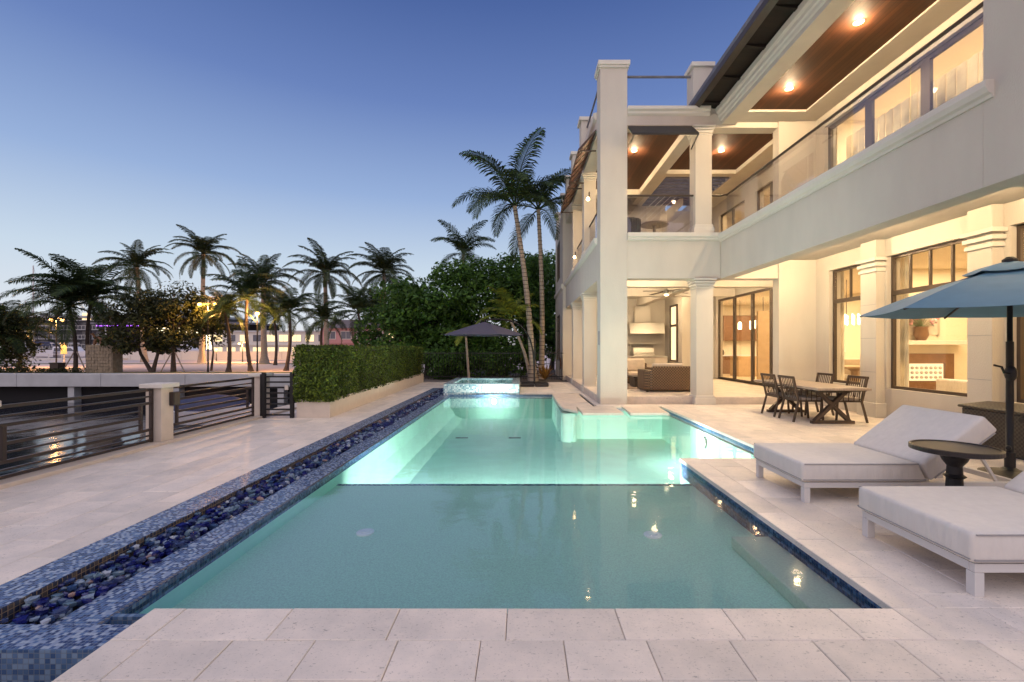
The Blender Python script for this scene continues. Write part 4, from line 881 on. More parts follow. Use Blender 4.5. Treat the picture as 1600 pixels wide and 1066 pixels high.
# ------------------------------------------------------------------ dining set outside
tb = thing('dining_table', 'long weathered wood outdoor table on crossed dark legs', 'table', (6.3, 10.25, 0))
m = MB()
nb = 6
for k in range(nb):
    a = 5.77 + k*(1.06/nb); MB().box(a+.002, a+1.06/nb-.002, 9.0, 11.5, .705, .75).build('board', M['tablewood'], tb, bevel=.004)
MB().box(5.9, 6.7, 9.15, 11.35, .675, .704).build('apron', M['darkwood'], tb)
for y in (9.38, 11.05):
    m = MB(); m.bar((5.95, y, .05), (6.6, y, .67), .09, .07); m.bar((6.65, y+.001, .05), (6.0, y+.001, .67), .088, .068); m.box(5.88, 6.74, y-.05, y+.05, 0, .06); m.box(5.95, 6.66, y-.045, y+.045, .63, .674)
    m.build('trestle', M['tablewood'] if False else M['chair'], tb, bevel=.004)
def make_chair():
    t = thing('dining_chair', 'x', 'chair')
    # local: faces +X, seat centre at origin
    s = MB().box(-.26, .26, -.26, .26, .42, .45).build('seat', M['chair'], t, bevel=.006)
    MB().box(-.24, .25, -.24, .24, .45, .51).build('cushion', M['cushion'], t, bevel=.02)
    for sy in (-1, 1):
        MB().bar((-.25, sy*.26, .43), (-.36, sy*.27, 0), .035).build('leg', M['chair'], t)
        MB().bar((.24, sy*.25, .43), (.27, sy*.25, 0), .032).build('leg', M['chair'], t)
        m = MB(); m.bar((-.33, sy*.27, .66), (.24, sy*.27, .64), .04, .022); m.bar((.24, sy*.27, .65), (.24, sy*.26, .43), .03)
        for k in range(4): x = -.2 + k*.11; m.bar((x, sy*.265, .65), (x, sy*.26, .44), .012)
        m.build('armrest', M['chair'], t)
        MB().bar((-.25, sy*.265, .43), (-.36, sy*.27, .93), .034).build('back_post', M['chair'], t)
    m = MB(); m.bar((-.365, -.29, .925), (-.365, .29, .925), .03, .05); m.build('top_rail', M['chair'], t)
    MB().bar((-.262, -.25, .47), (-.262, .25, .47), .02, .03).build('back_rail', M['chair'], t)
    for k in range(8):
        y = -.21 + k*.06; MB().bar((-.268, y, .48), (-.36, y, .9), .012).build('spindle', M['chair'], t)
    return t
ch0 = make_chair()
spots = [(5.98, 9.82, 0, 'slatted metal chair at the near left of the outdoor table'), (5.98, 10.55, 0, 'slatted metal chair at the far left of the outdoor table'),
         (6.72, 9.72, math.pi, 'slatted metal chair at the near right of the outdoor table'), (6.72, 10.75, math.pi, 'slatted metal chair at the far right of the outdoor table')]
for i, (x, y, a, l) in enumerate(spots):
    c = ch0 if i == 0 else copy_tree(ch0)
    c.location = (x, y, 0); c.rotation_euler = (0, 0, a); tag(c, l, 'chair', 'chairs around the outdoor table')

# ------------------------------------------------------------------ loungers
def cushion(name, prof, y0, y1, parent, mat, bev=.035):
    o = MB().prism(prof, y0, y1, 'y').build(name, mat, parent)
    b = o.modifiers.new('bevel', 'BEVEL'); b.width = bev; b.segments = 4; b.limit_method = 'ANGLE'; b.angle_limit = R(25)
    for p in o.data.polygons: p.use_smooth = True
    return o
def make_lounger():
    t = thing('sun_lounger', 'x', 'sun lounger')
    f = MB(); f.box(.0, 2.2, 0, .04, .15, .205); f.box(0, 2.2, .91, .95, .15, .205); f.box(0, .04, .041, .909, .15, .205); f.box(2.16, 2.2, .041, .909, .15, .205)
    for k in range(9): f.box(.15+k*.14, .2+k*.14, .041, .909, .17, .2)
    f.build('frame', M['whitemetal'], t, bevel=.004)
    for x in (0, 2.14):
        for y in (0, .89): MB().box(x, x+.06, y, y+.06, 0, .149).build('leg', M['whitemetal'], t, bevel=.003)
    cushion('mattress', [(-.03, .21), (1.22, .21), (1.13, .405), (-.03, .405)], -.02, .97, t, M['fabric'])
    cushion('backrest', [(1.16, .40), (1.78, .875), (1.93, .725), (1.255, .215)], -.02, .97, t, M['fabric'])
    m = MB()
    for y in (-.021, .971): m.bar((-.02, y, .235), (1.19, y, .235), .010); m.bar((-.01, y, .392), (1.12, y, .392), .008); m.bar((1.28, y, .255), (1.88, y, .70), .010)
    m.bar((-.031, 0, .235), (-.031, .95, .235), .006); m.build('piping', M['piping'], t)
    m = MB()
    for y in (.08, .87): m.bar((1.26, y, .2), (1.86, y, .68), .03); m.bar((1.75, y, .58), (2.0, y, .18), .025)
    m.bar((1.75, .08, .585), (1.75, .87, .585), .025); m.build('back_frame', M['whitemetal'], t)
    return t
lo = make_lounger(); lo.location = (2.81, 2.86, 0); tag(lo, 'nearest white sun lounger, cut off by the right edge of the picture', 'sun lounger', 'white sun loungers by the pool')
l2 = copy_tree(lo); l2.location = (2.81, 4.59, 0); tag(l2, 'white sun lounger with raised back behind the small round table', 'sun lounger', 'white sun loungers by the pool')
# side table
tx, ty = 3.94, 4.2
st = thing('side_table', 'small round dark wood pedestal table between the two loungers', 'side table', (tx, ty, 0))
MB().lathe([(.30, 0), (.325, .008), (.325, .045), (.315, .05), (.30, .05), (.298, .042)], (tx, ty, .6), 48).build('tabletop', M['darkwood'], st)
MB().lathe([(.15, 0), (.15, .03), (.11, .06), (.085, .12), (.075, .2), (.095, .215), (.095, .24), (.065, .26), (.06, .36), (.085, .38), (.06, .40), (.055, .47), (.09, .52), (.12, .6)], (tx, ty, 0), 24).build('pedestal', M['black'], st, smooth=False)
for k in range(3):
    a = R(30+k*120); MB().bar((tx, ty, .10), (tx+.26*math.cos(a), ty+.26*math.sin(a), .02), .07, .05).build('foot', M['black'], st, bevel=.01)
# blue parasol
ux, uy = 5.82, 5.5
pb = thing('blue_parasol', 'blue market parasol with crank pole behind the loungers', 'parasol', (ux, uy, 0))
RR = 1.5; ZR = 2.0; ZA = 2.53
hexa = [(ux+RR*math.cos(R(10+60*k)), uy+RR*math.sin(R(10+60*k)), ZR) for k in range(6)]
def canopy(c, pts, za, mat, parent, inner=0.0, zi=None, sag=.06, seg=6, name='canopy', flap=.0):
    m = MB(); n = len(pts)
    for k in range(n):
        A, B = Vector(pts[k]), Vector(pts[(k+1) % n]); C = Vector((c[0], c[1], za)); rows = []
        for i in range(seg+1):
            t = inner + (1-inner)*i/seg
            ra = C.lerp(A, t); rb = C.lerp(B, t); ra.z += sag*.6*math.sin(math.pi*t); rb.z += sag*.6*math.sin(math.pi*t)
            row_ = []
            for j in range(seg+1):
                s = j/seg; p_ = ra.lerp(rb, s); p_.z -= sag*math.sin(math.pi*s)*t*.5; 
                row_.append(tuple(p_))
            rows.append(row_)
        b = len(m.v)
        for r0 in rows: m.v += r0
        w_ = seg+1
        for i in range(seg):
            for j in range(seg): m.f.append((b+i*w_+j, b+(i+1)*w_+j, b+(i+1)*w_+j+1, b+i*w_+j+1))
    o = m.build(name, mat, parent, smooth=False)
    s = o.modifiers.new('thick', 'SOLIDIFY'); s.thickness = .004
    return o
canopy((ux, uy), hexa, ZA, M['umbblue'], pb, inner=.12)
top = [(ux+.42*math.cos(R(10+60*k)), uy+.42*math.sin(R(10+60*k)), ZA-.075) for k in range(6)]
canopy((ux, uy), top, ZA+.045, M['umbblue'], pb, name='vent', sag=.04)
MB().lathe([(.07, 0), (.07, .03), (.03, .06)], (ux, uy, ZA+.04), 16).build('finial', M['black'], pb)
MB().tube([(ux, uy, .1), (ux, uy, 1.62)], .036, 14).build('pole', M['black'], pb, smooth=True); MB().tube([(ux, uy, 1.62), (ux, uy, 2.5)], .026, 14).build('upper_pole', M['black'], pb, smooth=True)
for k in range(6):
    h = Vector(hexa[k]); c = Vector((ux, uy, ZA-.03)); 
    MB().bar(c, h + Vector((0, 0, -.015)), .018).build('rib', M['black'], pb)
    mid = c.lerp(h, .5); MB().bar((ux, uy, 2.05), mid, .014).build('strut', M['black'], pb)
MB().blob((ux, uy-.01, 1.24), (.055, .06, .10), 14, 10).build('crank_box', M['black'], pb, smooth=True)
MB().tube([(ux-.04, uy-.04, 1.24), (ux-.12, uy-.05, 1.25), (ux-.15, uy-.05, 1.32), (ux-.24, uy-.05, 1.34)], .013, 8).build('crank_handle', M['black'], pb)
MB().lathe([(.28, 0), (.28, .05), (.10, .09), (.05, .12), (.05, .3)], (ux, uy, 0), 28).build('base', M['black'], pb)
MB().blob((ux-.06, uy-.04, .36), .03, 8, 6).build('knob', M['black'], pb)
# deck box
bx = thing('deck_box', 'long dark wicker storage box below the big window', 'storage box', (7.4, 6.4, 0))
m = MB().prism([(6.88, 0), (7.68, 0), (7.70, .62), (6.86, .62)], 5.2, 7.2, 'y'); m.build('body', M['wickdark'], bx, bevel=.02)
m = MB().prism([(6.83, .621), (7.72, .621), (7.72, .68), (7.3, .71), (6.83, .66)], 5.16, 7.24, 'y'); m.build('lid', M['wickdark'], bx, bevel=.015)
MB().box(6.845, 6.862, 6.0, 6.35, .52, .58).build('handle', M['black'], bx)

# ------------------------------------------------------------------ planter, hedge
pn = thing('planter', 'long low limestone planter holding the clipped hedge', 'planter', (-4.6, 10.15, 0))
P4 = [(-4.97, 10.15), (-4.235, 10.15), (-4.45, 20.8), (-5.1, 20.8)]
m = MB()
m.prism([(-4.97,10.15),(-4.235,10.15),(-4.24,10.21),(-4.965,10.21)], 0, .40, 'z'); m.prism([(-4.30,10.212),(-4.236,10.212),(-4.45,20.8),(-4.51,20.8)], 0, .40, 'z'); m.prism([(-4.97,10.212),(-4.91,10.212),(-5.04,20.8),(-5.1,20.8)], 0, .40, 'z')
m.prism([(-5.04,20.74),(-4.51,20.74),(-4.51,20.8),(-5.04,20.8)], 0, .40, 'z'); m.build('wall', M['rock_rail'], pn)
m = MB().prism([(-4.91,10.212),(-4.30,10.212),(-4.51,20.7),(-5.04,20.7)], .30, .34, 'z'); m.build('soil', M['soil'], pn)
def hedge(name, label, P, z0, z1, n, size, mat, seed, cat='hedge'):
    rg = random.Random(seed); d = thing(name, label, cat, (sum(p[0] for p in P)/4, sum(p[1] for p in P)/4, z0))
    m = MB(); P = [Vector((p[0], p[1], 0)) for p in P]
    def pt(u, v): return P[0].lerp(P[1], u).lerp(P[3].lerp(P[2], u), v)
    for _ in range(n):
        face = rg.random(); v = rg.random() ** 1.35; u = rg.random(); z = rg.uniform(z0, z1); nn = Vector((0, 0, 1)); dp = rg.uniform(-.05, .09)
        if face < .52: q = pt(1.0, v) + Vector((-dp+.035*math.sin(v*61)*math.sin(z*5+v*23), 0, z)); nn = Vector((1, 0, .3))
        elif face < .66: q = pt(u, 0) + Vector((0, dp, z)); nn = Vector((0, -1, .3))
        elif face < .88: q = pt(u, v) + Vector((0, 0, z1 - dp*.7 + .02*math.sin(v*50+u*4))); nn = Vector((0, 0, 1))
        elif face < .94: q = pt(0, v) + Vector((dp, 0, z)); nn = Vector((-1, 0, .3))
        else: q = pt(u, v) + Vector((0, 0, z)); 
        nr = (nn + Vector((rg.gauss(0, .7), rg.gauss(0, .7), rg.gauss(0, .7)))).normalized(); a = nr.orthogonal().normalized(); t0 = rg.uniform(0, 6.28); a = a*math.cos(t0) + nr.cross(a)*math.sin(t0); b_ = nr.cross(a); s = size*rg.uniform(.6, 1.3)
        i = len(m.v); m.v += [tuple(q-a*s), tuple(q-b_*s*.5), tuple(q+a*s), tuple(q+b_*s*.5)]; m.f.append((i, i+1, i+2, i+3))
    m.build('foliage', mat, d)
    q = [pt(.12, .01), pt(.88, .01), pt(.88, .99), pt(.12, .99)]
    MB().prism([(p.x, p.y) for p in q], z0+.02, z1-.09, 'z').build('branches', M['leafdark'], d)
    return d
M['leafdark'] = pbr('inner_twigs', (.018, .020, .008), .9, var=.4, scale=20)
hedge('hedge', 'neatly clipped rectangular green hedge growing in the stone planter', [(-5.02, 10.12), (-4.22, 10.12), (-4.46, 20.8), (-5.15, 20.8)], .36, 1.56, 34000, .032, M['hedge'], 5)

# ------------------------------------------------------------------ fence with pillars and gate
def pillar(y, label):
    d = thing('fence_pillar', label, 'pillar', (-5.87, y+.13, 0), group='stone pillars of the canal fence')
    MB().box(-6.0, -5.75, y, y+.26, .046, .90).build('shaft', M['rock_rail'], d, bevel=.006); MB().box(-6.06, -5.69, y-.06, y+.32, .901, .97).build('cap', M['trim'], d, bevel=.01)
    return d
pillar(4.72, 'stone fence pillar cut by the left edge of the picture'); pillar(7.34, 'stone fence pillar with a small dark box on its side'); pillar(10.24, 'stone fence pillar next to the black gate'); pillar(2.3, 'stone fence pillar nearest the camera, outside the left edge')
d = thing('junction_box', 'small dark metal box mounted on the middle fence pillar', 'box', (-5.72, 7.6, .72)); MB().box(-5.749, -5.68, 7.50, 7.66, .60, .82).build('housing', M['fencebrown'], d, bevel=.008); MB().box(-5.679, -5.674, 7.52, 7.64, .62, .80).build('cover', M['bronze'], d)
def panel(y0, y1, label):
    d = thing('fence_panel', label, 'fence', (-5.87, (y0+y1)/2, 0), group='brown metal panels of the canal fence')
    for y in (y0+.02, y1-.06): MB().box(-5.90, -5.86, y, y+.04, .05, .90).build('post', M['fencebrown'], d)
    for k, z in enumerate((.88, .775, .67, .565, .46, .355, .25, .16, .08)):
        hh = .02 if k % 2 == 0 else .011
        a, b = (y0+.06, y1-.06)
        if .3 < z < .7 and True: a, b = y0+.26, y1-.26
        if z in (.67, .25): a, b = y0+.06, y1-.06
        MB().box(-5.90, -5.86, a, b, z-hh, z+hh).build('rail', M['fencebrown'], d)
    for y in (y0+.22, y1-.26):
        MB().box(-5.899, -5.861, y, y+.04, .271, .649).build('upright', M['fencebrown'], d)
panel(4.98, 7.34, 'brown horizontal rail fence panel left of the stone pillar'); panel(7.60, 10.1, 'brown horizontal rail fence panel between pillar and gate'); panel(2.56, 4.72, 'brown horizontal rail fence panel at the left edge')
gt = thing('gate', 'small black metal gate with horizontal rails beside the planter', 'gate', (-5.4, 10.15, 0))
for x in (-5.68, -5.06): MB().box(x-.035, x+.035, 10.1, 10.17, 0, 1.0).build('post', M['black'], gt)
for k in range(8): MB().box(-5.64, -5.10, 10.12, 10.15, .05+k*.12, .085+k*.12).build('rail', M['black'], gt)
MB().box(-5.20, -5.12, 10.08, 10.119, .62, .72).build('latch', M['steel'], gt)
MB().box(-5.75, -5.72, 10.1, 10.14, .0, .0+.96).build('side_post', M['black'], gt)
# dock and covered boat beyond the fence
dk = thing('dock', 'pale dock platform below the fence on the canal side', 'dock', (-8, 14, -1))
MB().box(-9.6, -6.06, 12.2, 20, -.95, -.8).build('deck', M['rock_rail'], dk, bevel=.01)
for (x, y) in ((-9.4, 12.5), (-9.4, 16), (-9.4, 19.6)): MB().lathe([(.14, ZW-.5+.8), (.14, .0)], (x, y, -.8-.16), 12).build('pile', M['barkdark'], dk)
def hull(mb, x0, x1, y0, w_, z0, h, ns=12):
    """hull with bow towards x1"""
    secs = []
    for i in range(ns+1):
        t = i/ns; x = x0 + (x1-x0)*t; b = w_*(1 if t < .55 else math.cos((t-.55)/.45*math.pi/2)**.7 + .001); rise = h*.25*max(0, t-.5)*2
        secs.append([(x, y0-b, z0+h+rise), (x, y0-b*.75, z0+h*.35), (x, y0, z0 + (rise if t > .8 else 0)), (x, y0+b*.75, z0+h*.35), (x, y0+b, z0+h+rise)])
    bse = len(mb.v)
    for s in secs: mb.v += s
    for i in range(ns):
        for k in range(4): mb.f.append((bse+i*5+k, bse+i*5+k+1, bse+(i+1)*5+k+1, bse+(i+1)*5+k))
        mb.f.append((bse+i*5+4, bse+i*5, bse+(i+1)*5, bse+(i+1)*5+4))
    mb.f.append((bse+4, bse+3, bse+2, bse+1, bse))
bt = thing('covered_boat', 'small boat under a navy cover beside the dock', 'boat', (-11.5, 17.5, ZW))
m = MB(); hull(m, -13.2, -9.9, 17.2, .8, -1.5, .75); m.build('hull', M['white'], bt)
m = MB(); m.blob((-11.6, 17.2, -.75), (1.5, .72, .55), 14, 8); m.build('cover', M['navy'], bt, smooth=True)

# ================================================================== VEGETATION
def frond_mesh(name, L, a0, a1, n, ll, lw, mat, seed, droop=.5, fold=.35):
    rg = random.Random(seed); m = MB(); seg = 14; pts = []; p = Vector((0, 0, 0)); side = rg.uniform(-.12, .12)
    for i in range(seg+1):
        t = i/seg; pts.append(p.copy()); a = a0 + (a1-a0)*t**1.2; yw = side*t
        p = p + Vector((math.cos(a)*math.cos(yw), math.cos(a)*math.sin(yw), math.sin(a)))*(L/seg)
    m.tube(pts, [.028*L/2.5*(1-i/seg)+.004 for i in range(seg+1)], 4)
    for i in range(n):
        t = .12 + .88*(i+.5)/n; f = t*seg; k = min(int(f), seg-1); q = pts[k].lerp(pts[k+1], f-k); d = (pts[k+1]-pts[k]).normalized()
        lat = d.cross(Vector((0, 0, 1))).normalized(); upv = lat.cross(d)
        for s in (-1, 1):
            l = ll*(math.sin(math.pi*min(1, (t*.82+.14)))**.7)*rg.uniform(.85, 1.1); sw_ = .45 + .6*t
            v1 = (lat*s + d*sw_ + upv*(fold*rg.uniform(.3, 1.2))).normalized(); v2 = (v1 + Vector((0, 0, -droop*rg.uniform(.6, 1.5)))).normalized(); v3 = (v2 + Vector((0, 0, -droop*1.1))).normalized()
            wv = d*lw*.5
            a_ = q; b_ = q + v1*l*.4; c_ = b_ + v2*l*.35; e_ = c_ + v3*l*.25
            base = len(m.v)
            m.v += [tuple(a_-wv*.5), tuple(a_+wv*.5), tuple(b_-wv), tuple(b_+wv), tuple(c_-wv*.8), tuple(c_+wv*.8), tuple(e_)]
            m.f += [(base, base+2, base+3, base+1), (base+2, base+4, base+5, base+3), (base+4, base+6, base+5)]
    return m.mesh(name, mat)
FR = {}
def fronds(key, L, n, ll, lw, mat, droop):
    FR[key] = [frond_mesh('frond', L, R(a), R(b), n, ll, lw, mat, i*7+len(key), droop) for i, (a, b) in enumerate(((78, 10), (62, -25), (45, -50), (22, -75), (-15, -95)))]
fronds('royal', 4.1, 54, .80, .075, M['frond2'], .55)
fronds('coco', 3.4, 54, .85, .06, M['frond'], .5)
fronds('tall', 3.0, 60, .70, .046, M['frond'], .55)
fronds('lime', 1.8, 40, .48, .05, M['frondlime'], .45)
def palm(name, label, base, top, r0, r1, kind, size, counts, seed, trunkmat=None, group=None, bend=.0, spear=False, shaft=0, cat='palm tree'):
    rg = random.Random(seed); base = Vector(base); top = Vector(top)
    t = thing(name, label, cat, base, group=group)
    pts = []; rad = []; n = 22
    for i in range(n+1):
        u = i/n; p = base.lerp(top, u); p.x += bend*math.sin(math.pi*u); pts.append(p); rad.append(r0+(r1-r0)*u**.7 + (r0*.5*max(0, 1-u*12)) + (.006 if i % 2 else 0))
    m = MB(); m.tube(pts, rad, 12); m.build('trunk', trunkmat or M['bark'], t, smooth=True)
    if r0 > .06 and kind == 'tall':
        m = MB(); k = 0
        zt = 0.0
        while zt < .97:
            f = zt*n; j = min(int(f), n-1); p = pts[j].lerp(pts[j+1], f-j); rr = rad[j]
            m.tube([p, p+Vector((0, 0, .025))], rr+.012, 12); zt += .022
        m.build('ring_scar', M['barkdark'], t)
    if shaft: MB().tube([top+Vector((0, 0, -shaft)), top+Vector((0, 0, -shaft*.5)), top+Vector((0, 0, .1))], [r1*1.25, r1*1.15, r1*.5], 10).build('crownshaft', M['shaft'], t, smooth=True)
    a = rg.uniform(0, 6.28)
    for ci, cnt in enumerate(counts):
        for k in range(cnt):
            a += 2.399; o = link('frond', FR[kind][ci], None)
            o.parent = t; o.location = (top - base); o.rotation_euler = (rg.uniform(-.1, .1), rg.uniform(-.12, .12), a + rg.uniform(-.2, .2)); s = size*rg.uniform(.85, 1.12); o.scale = (s, s, s)
    if spear: MB().tube([top, top+Vector((.05, 0, 1.3*size*1.3))], [.05, .012], 6).build('spear_leaf', M['frond2'], t)
    return t
def bp(px, Y, z=ZG): return ((px-CX)*Y/F, Y, z)
def tp(px, py, Y): return at(px, py, Y)
G1 = 'royal palms beyond the canal'
royal = [(315, 318, 398, 58, 1.12, 'tallest royal palm, standing alone left of centre of the far palm row'), (413, 411, 442, 56, 1.2, 'thick trunked royal palm behind the warm street lights'), (511, 508, 428, 54, 1.12, 'royal palm rising left of the pink building'),
         (604, 600, 428, 54, 1.2, 'royal palm rising over the right half of the pink building'), (226, 214, 418, 60, 1.15, 'royal palm behind the small dark trees of the far bank')]
for i, (pb_, pt_, py, Y, s, l) in enumerate(royal):
    palm('royal_palm', l, bp(pb_, Y), tp(pt_, py, Y), .42 if i in (1,) else .34, .2, 'royal', s, (4, 5, 6, 7, 6), 20+i, group=G1, spear=i != 3, shaft=1.6)
G2 = 'coconut palms along the far bank'
coco = [(118, 108, 478, 36, 1.35, 'leaning coconut palm with wide crown, left of the stone block'), (139, 142, 470, 36.5, 1.25, 'coconut palm with tall green fronds directly beside the stone block'), (357, 352, 488, 36, .72, 'small dark coconut palm right of the twin street lamp'),
        (392, 386, 468, 37, 1.05, 'coconut palm lit yellow by the street lights'), (447, 452, 488, 38, .85, 'slim coconut palm just left of the hedge'), (506, 504, 500, 46, .95, 'small palm in front of the white far building'),
        (563, 560, 490, 46, 1.15, 'bushy palm in front of the pink building'), (590, 588, 488, 50, .95, 'small palm beside the dark trees, before the pink building'), (30, 26, 520, 40, .9, 'small yellowish palm at the far left bank'), (-10, -6, 530, 37, 1.2, 'dark palm cut by the left edge of the picture'), (430, 428, 495, 50, .8, 'small palm behind the lit coconut palm')]
for i, (pb_, pt_, py, Y, s, l) in enumerate(coco):
    palm('coconut_palm', l, bp(pb_, Y), tp(pt_, py, Y), .16, .10, 'coco', s, (4, 5, 5, 5, 3), 50+i, trunkmat=M['barkdark'], group=G2, bend=.2*(-1)**i)
palm('areca_palm', 'tall slender palm leaning left beside the house', bp(834, 21, 0), tp(804, 322, 21), .16, .09, 'tall', 1.15, (2, 3, 4, 3, 0), 91, group='slender palms by the house', bend=.12)
palm('areca_palm', 'slender palm standing closest to the house side', bp(846, 22.3, 0), tp(841, 328, 22.3), .14, .085, 'tall', 1.05, (2, 3, 3, 3, 1), 95, group='slender palms by the house', bend=.1)
palm('areca_palm', 'palm rising out of the dark trees behind the grey parasol', bp(727, 29, 0), tp(724, 398, 29), .12, .09, 'coco', .74, (2, 4, 4, 3, 0), 97, group='slender palms by the house')
palm('young_palm', 'young palm with lime green fronds behind the grey parasol', bp(829, 21.5, 0), tp(797, 500, 21.5), .09, .05, 'lime', 1.05, (3, 4, 3, 3, 0), 98, bend=.15)
palm('young_palm', 'small bare stemmed palm left of the lime palm', bp(733, 22, 0), tp(728, 526, 22), .06, .05, 'lime', .6, (0, 2, 2, 2, 0), 99)
def tree(name, label, base, h, crown, clumps, leaves, size, mat, seed, trunks=1, group=None, r=.12, cat='tree', flat=1.0):
    rg = random.Random(seed); base = Vector(base); t = thing(name, label, cat, base, group=group)
    cr = []
    for k in range(clumps):
        a = rg.uniform(0, 6.28); u = rg.random()**.5; z = rg.uniform(-1, 1)
        cr.append(Vector((base.x+crown[3]+crown[0]*u*math.cos(a)*math.sqrt(max(0, 1-z*z*.7)), base.y+crown[1]*u*math.sin(a), h+crown[2]*z)))
    for q in range(trunks):
        m = MB(); b0 = base + Vector((rg.uniform(-.1, .1)*q, 0, 0)); top = Vector((base.x+crown[3]+(q-(trunks-1)/2)*crown[0]*.7, base.y, h-crown[2]*.4)); mid = b0.lerp(top, .5) + Vector((rg.uniform(-.2, .2), 0, -.1))
        m.tube([b0, b0.lerp(mid, .5), mid, top], [r*1.3, r, r*.8, r*.45], 8)
        for k in range(0, clumps, max(1, clumps//7)):
            s0 = mid.lerp(top, rg.uniform(.2, 1)); m.tube([s0, s0.lerp(cr[k], .5)+Vector((0, 0, .15)), cr[k]], [r*.4, r*.25, r*.08], 5)
        m.build('trunk', M['barkdark'], t, smooth=True)
    m = MB()
    for c in cr:
        s = rg.uniform(.55, 1.15)*min(crown[0], crown[2])*.42*flat
        leafcloud(m, c, (s*1.25, s*1.25, s*.8), leaves//clumps, size*rg.uniform(.7, 1.35), rg)
    m.build('crown', mat, t)
    return t
G3 = 'dense trees behind the far terrace'
dense = [(618, 29, 5.0, 'dense dark tree behind the end of the hedge', 2.2), (668, 26, 5.2, 'broad dark leafed tree right of the hedge end', 2.4), (715, 28, 6.3, 'dense tree directly behind the grey parasol', 2.6), (765, 27, 6.0, 'dense dark tree left of the tall leaning palm', 2.4), (822, 29.5, 7.0, 'dense tree between the slender palms', 2.3), (862, 33, 7.6, 'dark tree beside the far house corner', 2.2)]
for i, (px, Y, htop, l, rad_) in enumerate(dense):
    x = (px-CX)*Y/F
    tree('shade_tree', l, (x, Y, -.05), htop*.58, (rad_, 1.6, htop*.42, 0), 46, 9500, .13, M['leaf'], 200+i, group=G3, r=.16)
# low shrubs filling below
for i, (px, Y, l, w_) in enumerate(((690, 23.2, 'low dark shrub border left of the grey parasol pole', 1.3), (745, 23.4, 'low dark shrub under the grey parasol', 1.3), (795, 23.6, 'low dark shrub behind the parasol base', 1.2), (655, 23.5, 'low dark shrub at the far end of the planter', 1.2))):
    x = (px-CX)*Y/F; d = thing('shrub', l, 'shrub', (x, Y, -.05), group='low shrubs behind the far terrace'); m = MB(); rg = random.Random(300+i)
    for k in range(14): leafcloud(m, (x+rg.uniform(-w_, w_), Y+rg.uniform(-.4, .6), .5+rg.uniform(-.3, .9)), (.6, .5, .45), 180, .10, rg)
    m.build('foliage', M['leaf'], d)
# backdrop screen of dark wooden fence behind trees
ff = thing('rear_fence', 'dark metal picket fence in the shade at the end of the terrace', 'fence', (-1.5, 22.4, 0))
MB().box(-5.2, 2.0, 22.38, 22.42, 1.25, 1.29).box(-5.2, 2.0, 22.38, 22.42, .12, .16).build('rail', M['black'], ff)
for k in range(58): MB().box(-5.2+k*.125, -5.185+k*.125, 22.39, 22.41, 0, 1.35).build('picket', M['black'], ff)
d = thing('croton_plant', 'reddish leafed plant in front of the house corner', 'plant', (1.0, 20.8, 0)); m = MB(); rg = random.Random(44)
for k in range(60):
    a = rg.uniform(0, 6.28); e = rg.uniform(.5, 1.5); L = rg.uniform(.4, .95); p0 = Vector((1.02, 20.9, .1)); dd = Vector((math.cos(a)*math.cos(e), math.sin(a)*math.cos(e), math.sin(e))); sd_ = dd.cross(Vector((0, 0, 1))).normalized()*.045; p1 = p0+dd*L*.6; p2 = p0+dd*L+Vector((0, 0, -.12)); i = len(m.v); m.v += [tuple(p0), tuple(p1-sd_), tuple(p2), tuple(p1+sd_)]; m.f.append((i, i+1, i+2, i+3))
m.build('foliage', leafmat('croton_leaf', (.22, .12, .03), .3), d)
d = thing('garden_hose', 'coiled garden hose hanging on the house wall', 'hose', (1.95, 22.9, .9)); m = MB()
for j in range(3): m.tube([(1.92-.01*j, 22.9+.16*math.cos(R(k*20)), .75+(.26+.02*j)*math.sin(R(k*20))) for k in range(19)], .012, 5)
m.build('coil', M['brownwood'], d)
# small trees of the far bank
G4 = 'small trees on the far bank'
tree('bank_tree', 'small forked tree right of the stone block', bp(237, 36), 3.4, (2.6, 1.8, 1.9, -.4), 40, 5200, .14, M['leaf2'], 401, trunks=2, group=G4, r=.13)
tree('bank_tree', 'small dark tree with wide crown propped by stakes', bp(271, 36.5), 4.0, (2.8, 1.8, 2.4, 0), 44, 6000, .14, M['leaf2'], 402, group=G4, r=.16)
tree('bank_tree', 'loose leafed tree around the twin lamp head', bp(330, 38), 3.6, (1.8, 1.3, 1.7, 0), 30, 3200, .13, M['leaf2'], 403, group=G4, r=.08)
tree('bank_tree', 'dark bushy tree at the left end of the far bank', bp(-5, 37), 2.4, (2.4, 1.5, 2.6, 0), 34, 4200, .15, M['leaf2'], 404, group=G4, r=.1)
d = thing('far_hedge', 'low line of dark bushes on top of the far seawall at left', 'bushes', (-38, 34.6, ZG)); m = MB(); rg = random.Random(9)
for k in range(60): leafcloud(m, (-46+k*.22+rg.uniform(-.1, .1), 34.5, ZG+.15), (.3, .3, .28), 55, .08, rg)
m.build('foliage', M['leaf2'], d)
for k, (px, lab) in enumerate(((118, 'wooden tree stakes propping the leaning coconut palm'), (271, 'wooden tree stakes propping the wide dark tree'))):
    x, y, z = bp(px, 35.8 if k == 0 else 36.3); d = thing('tree_stakes', lab, 'stakes', (x, y, z))
    for s in (-1, 1): MB().bar((x+s*.95, y-.1, z), (x+s*.12, y, z+1.6), .06).build('stake', M['tablewood'], d)

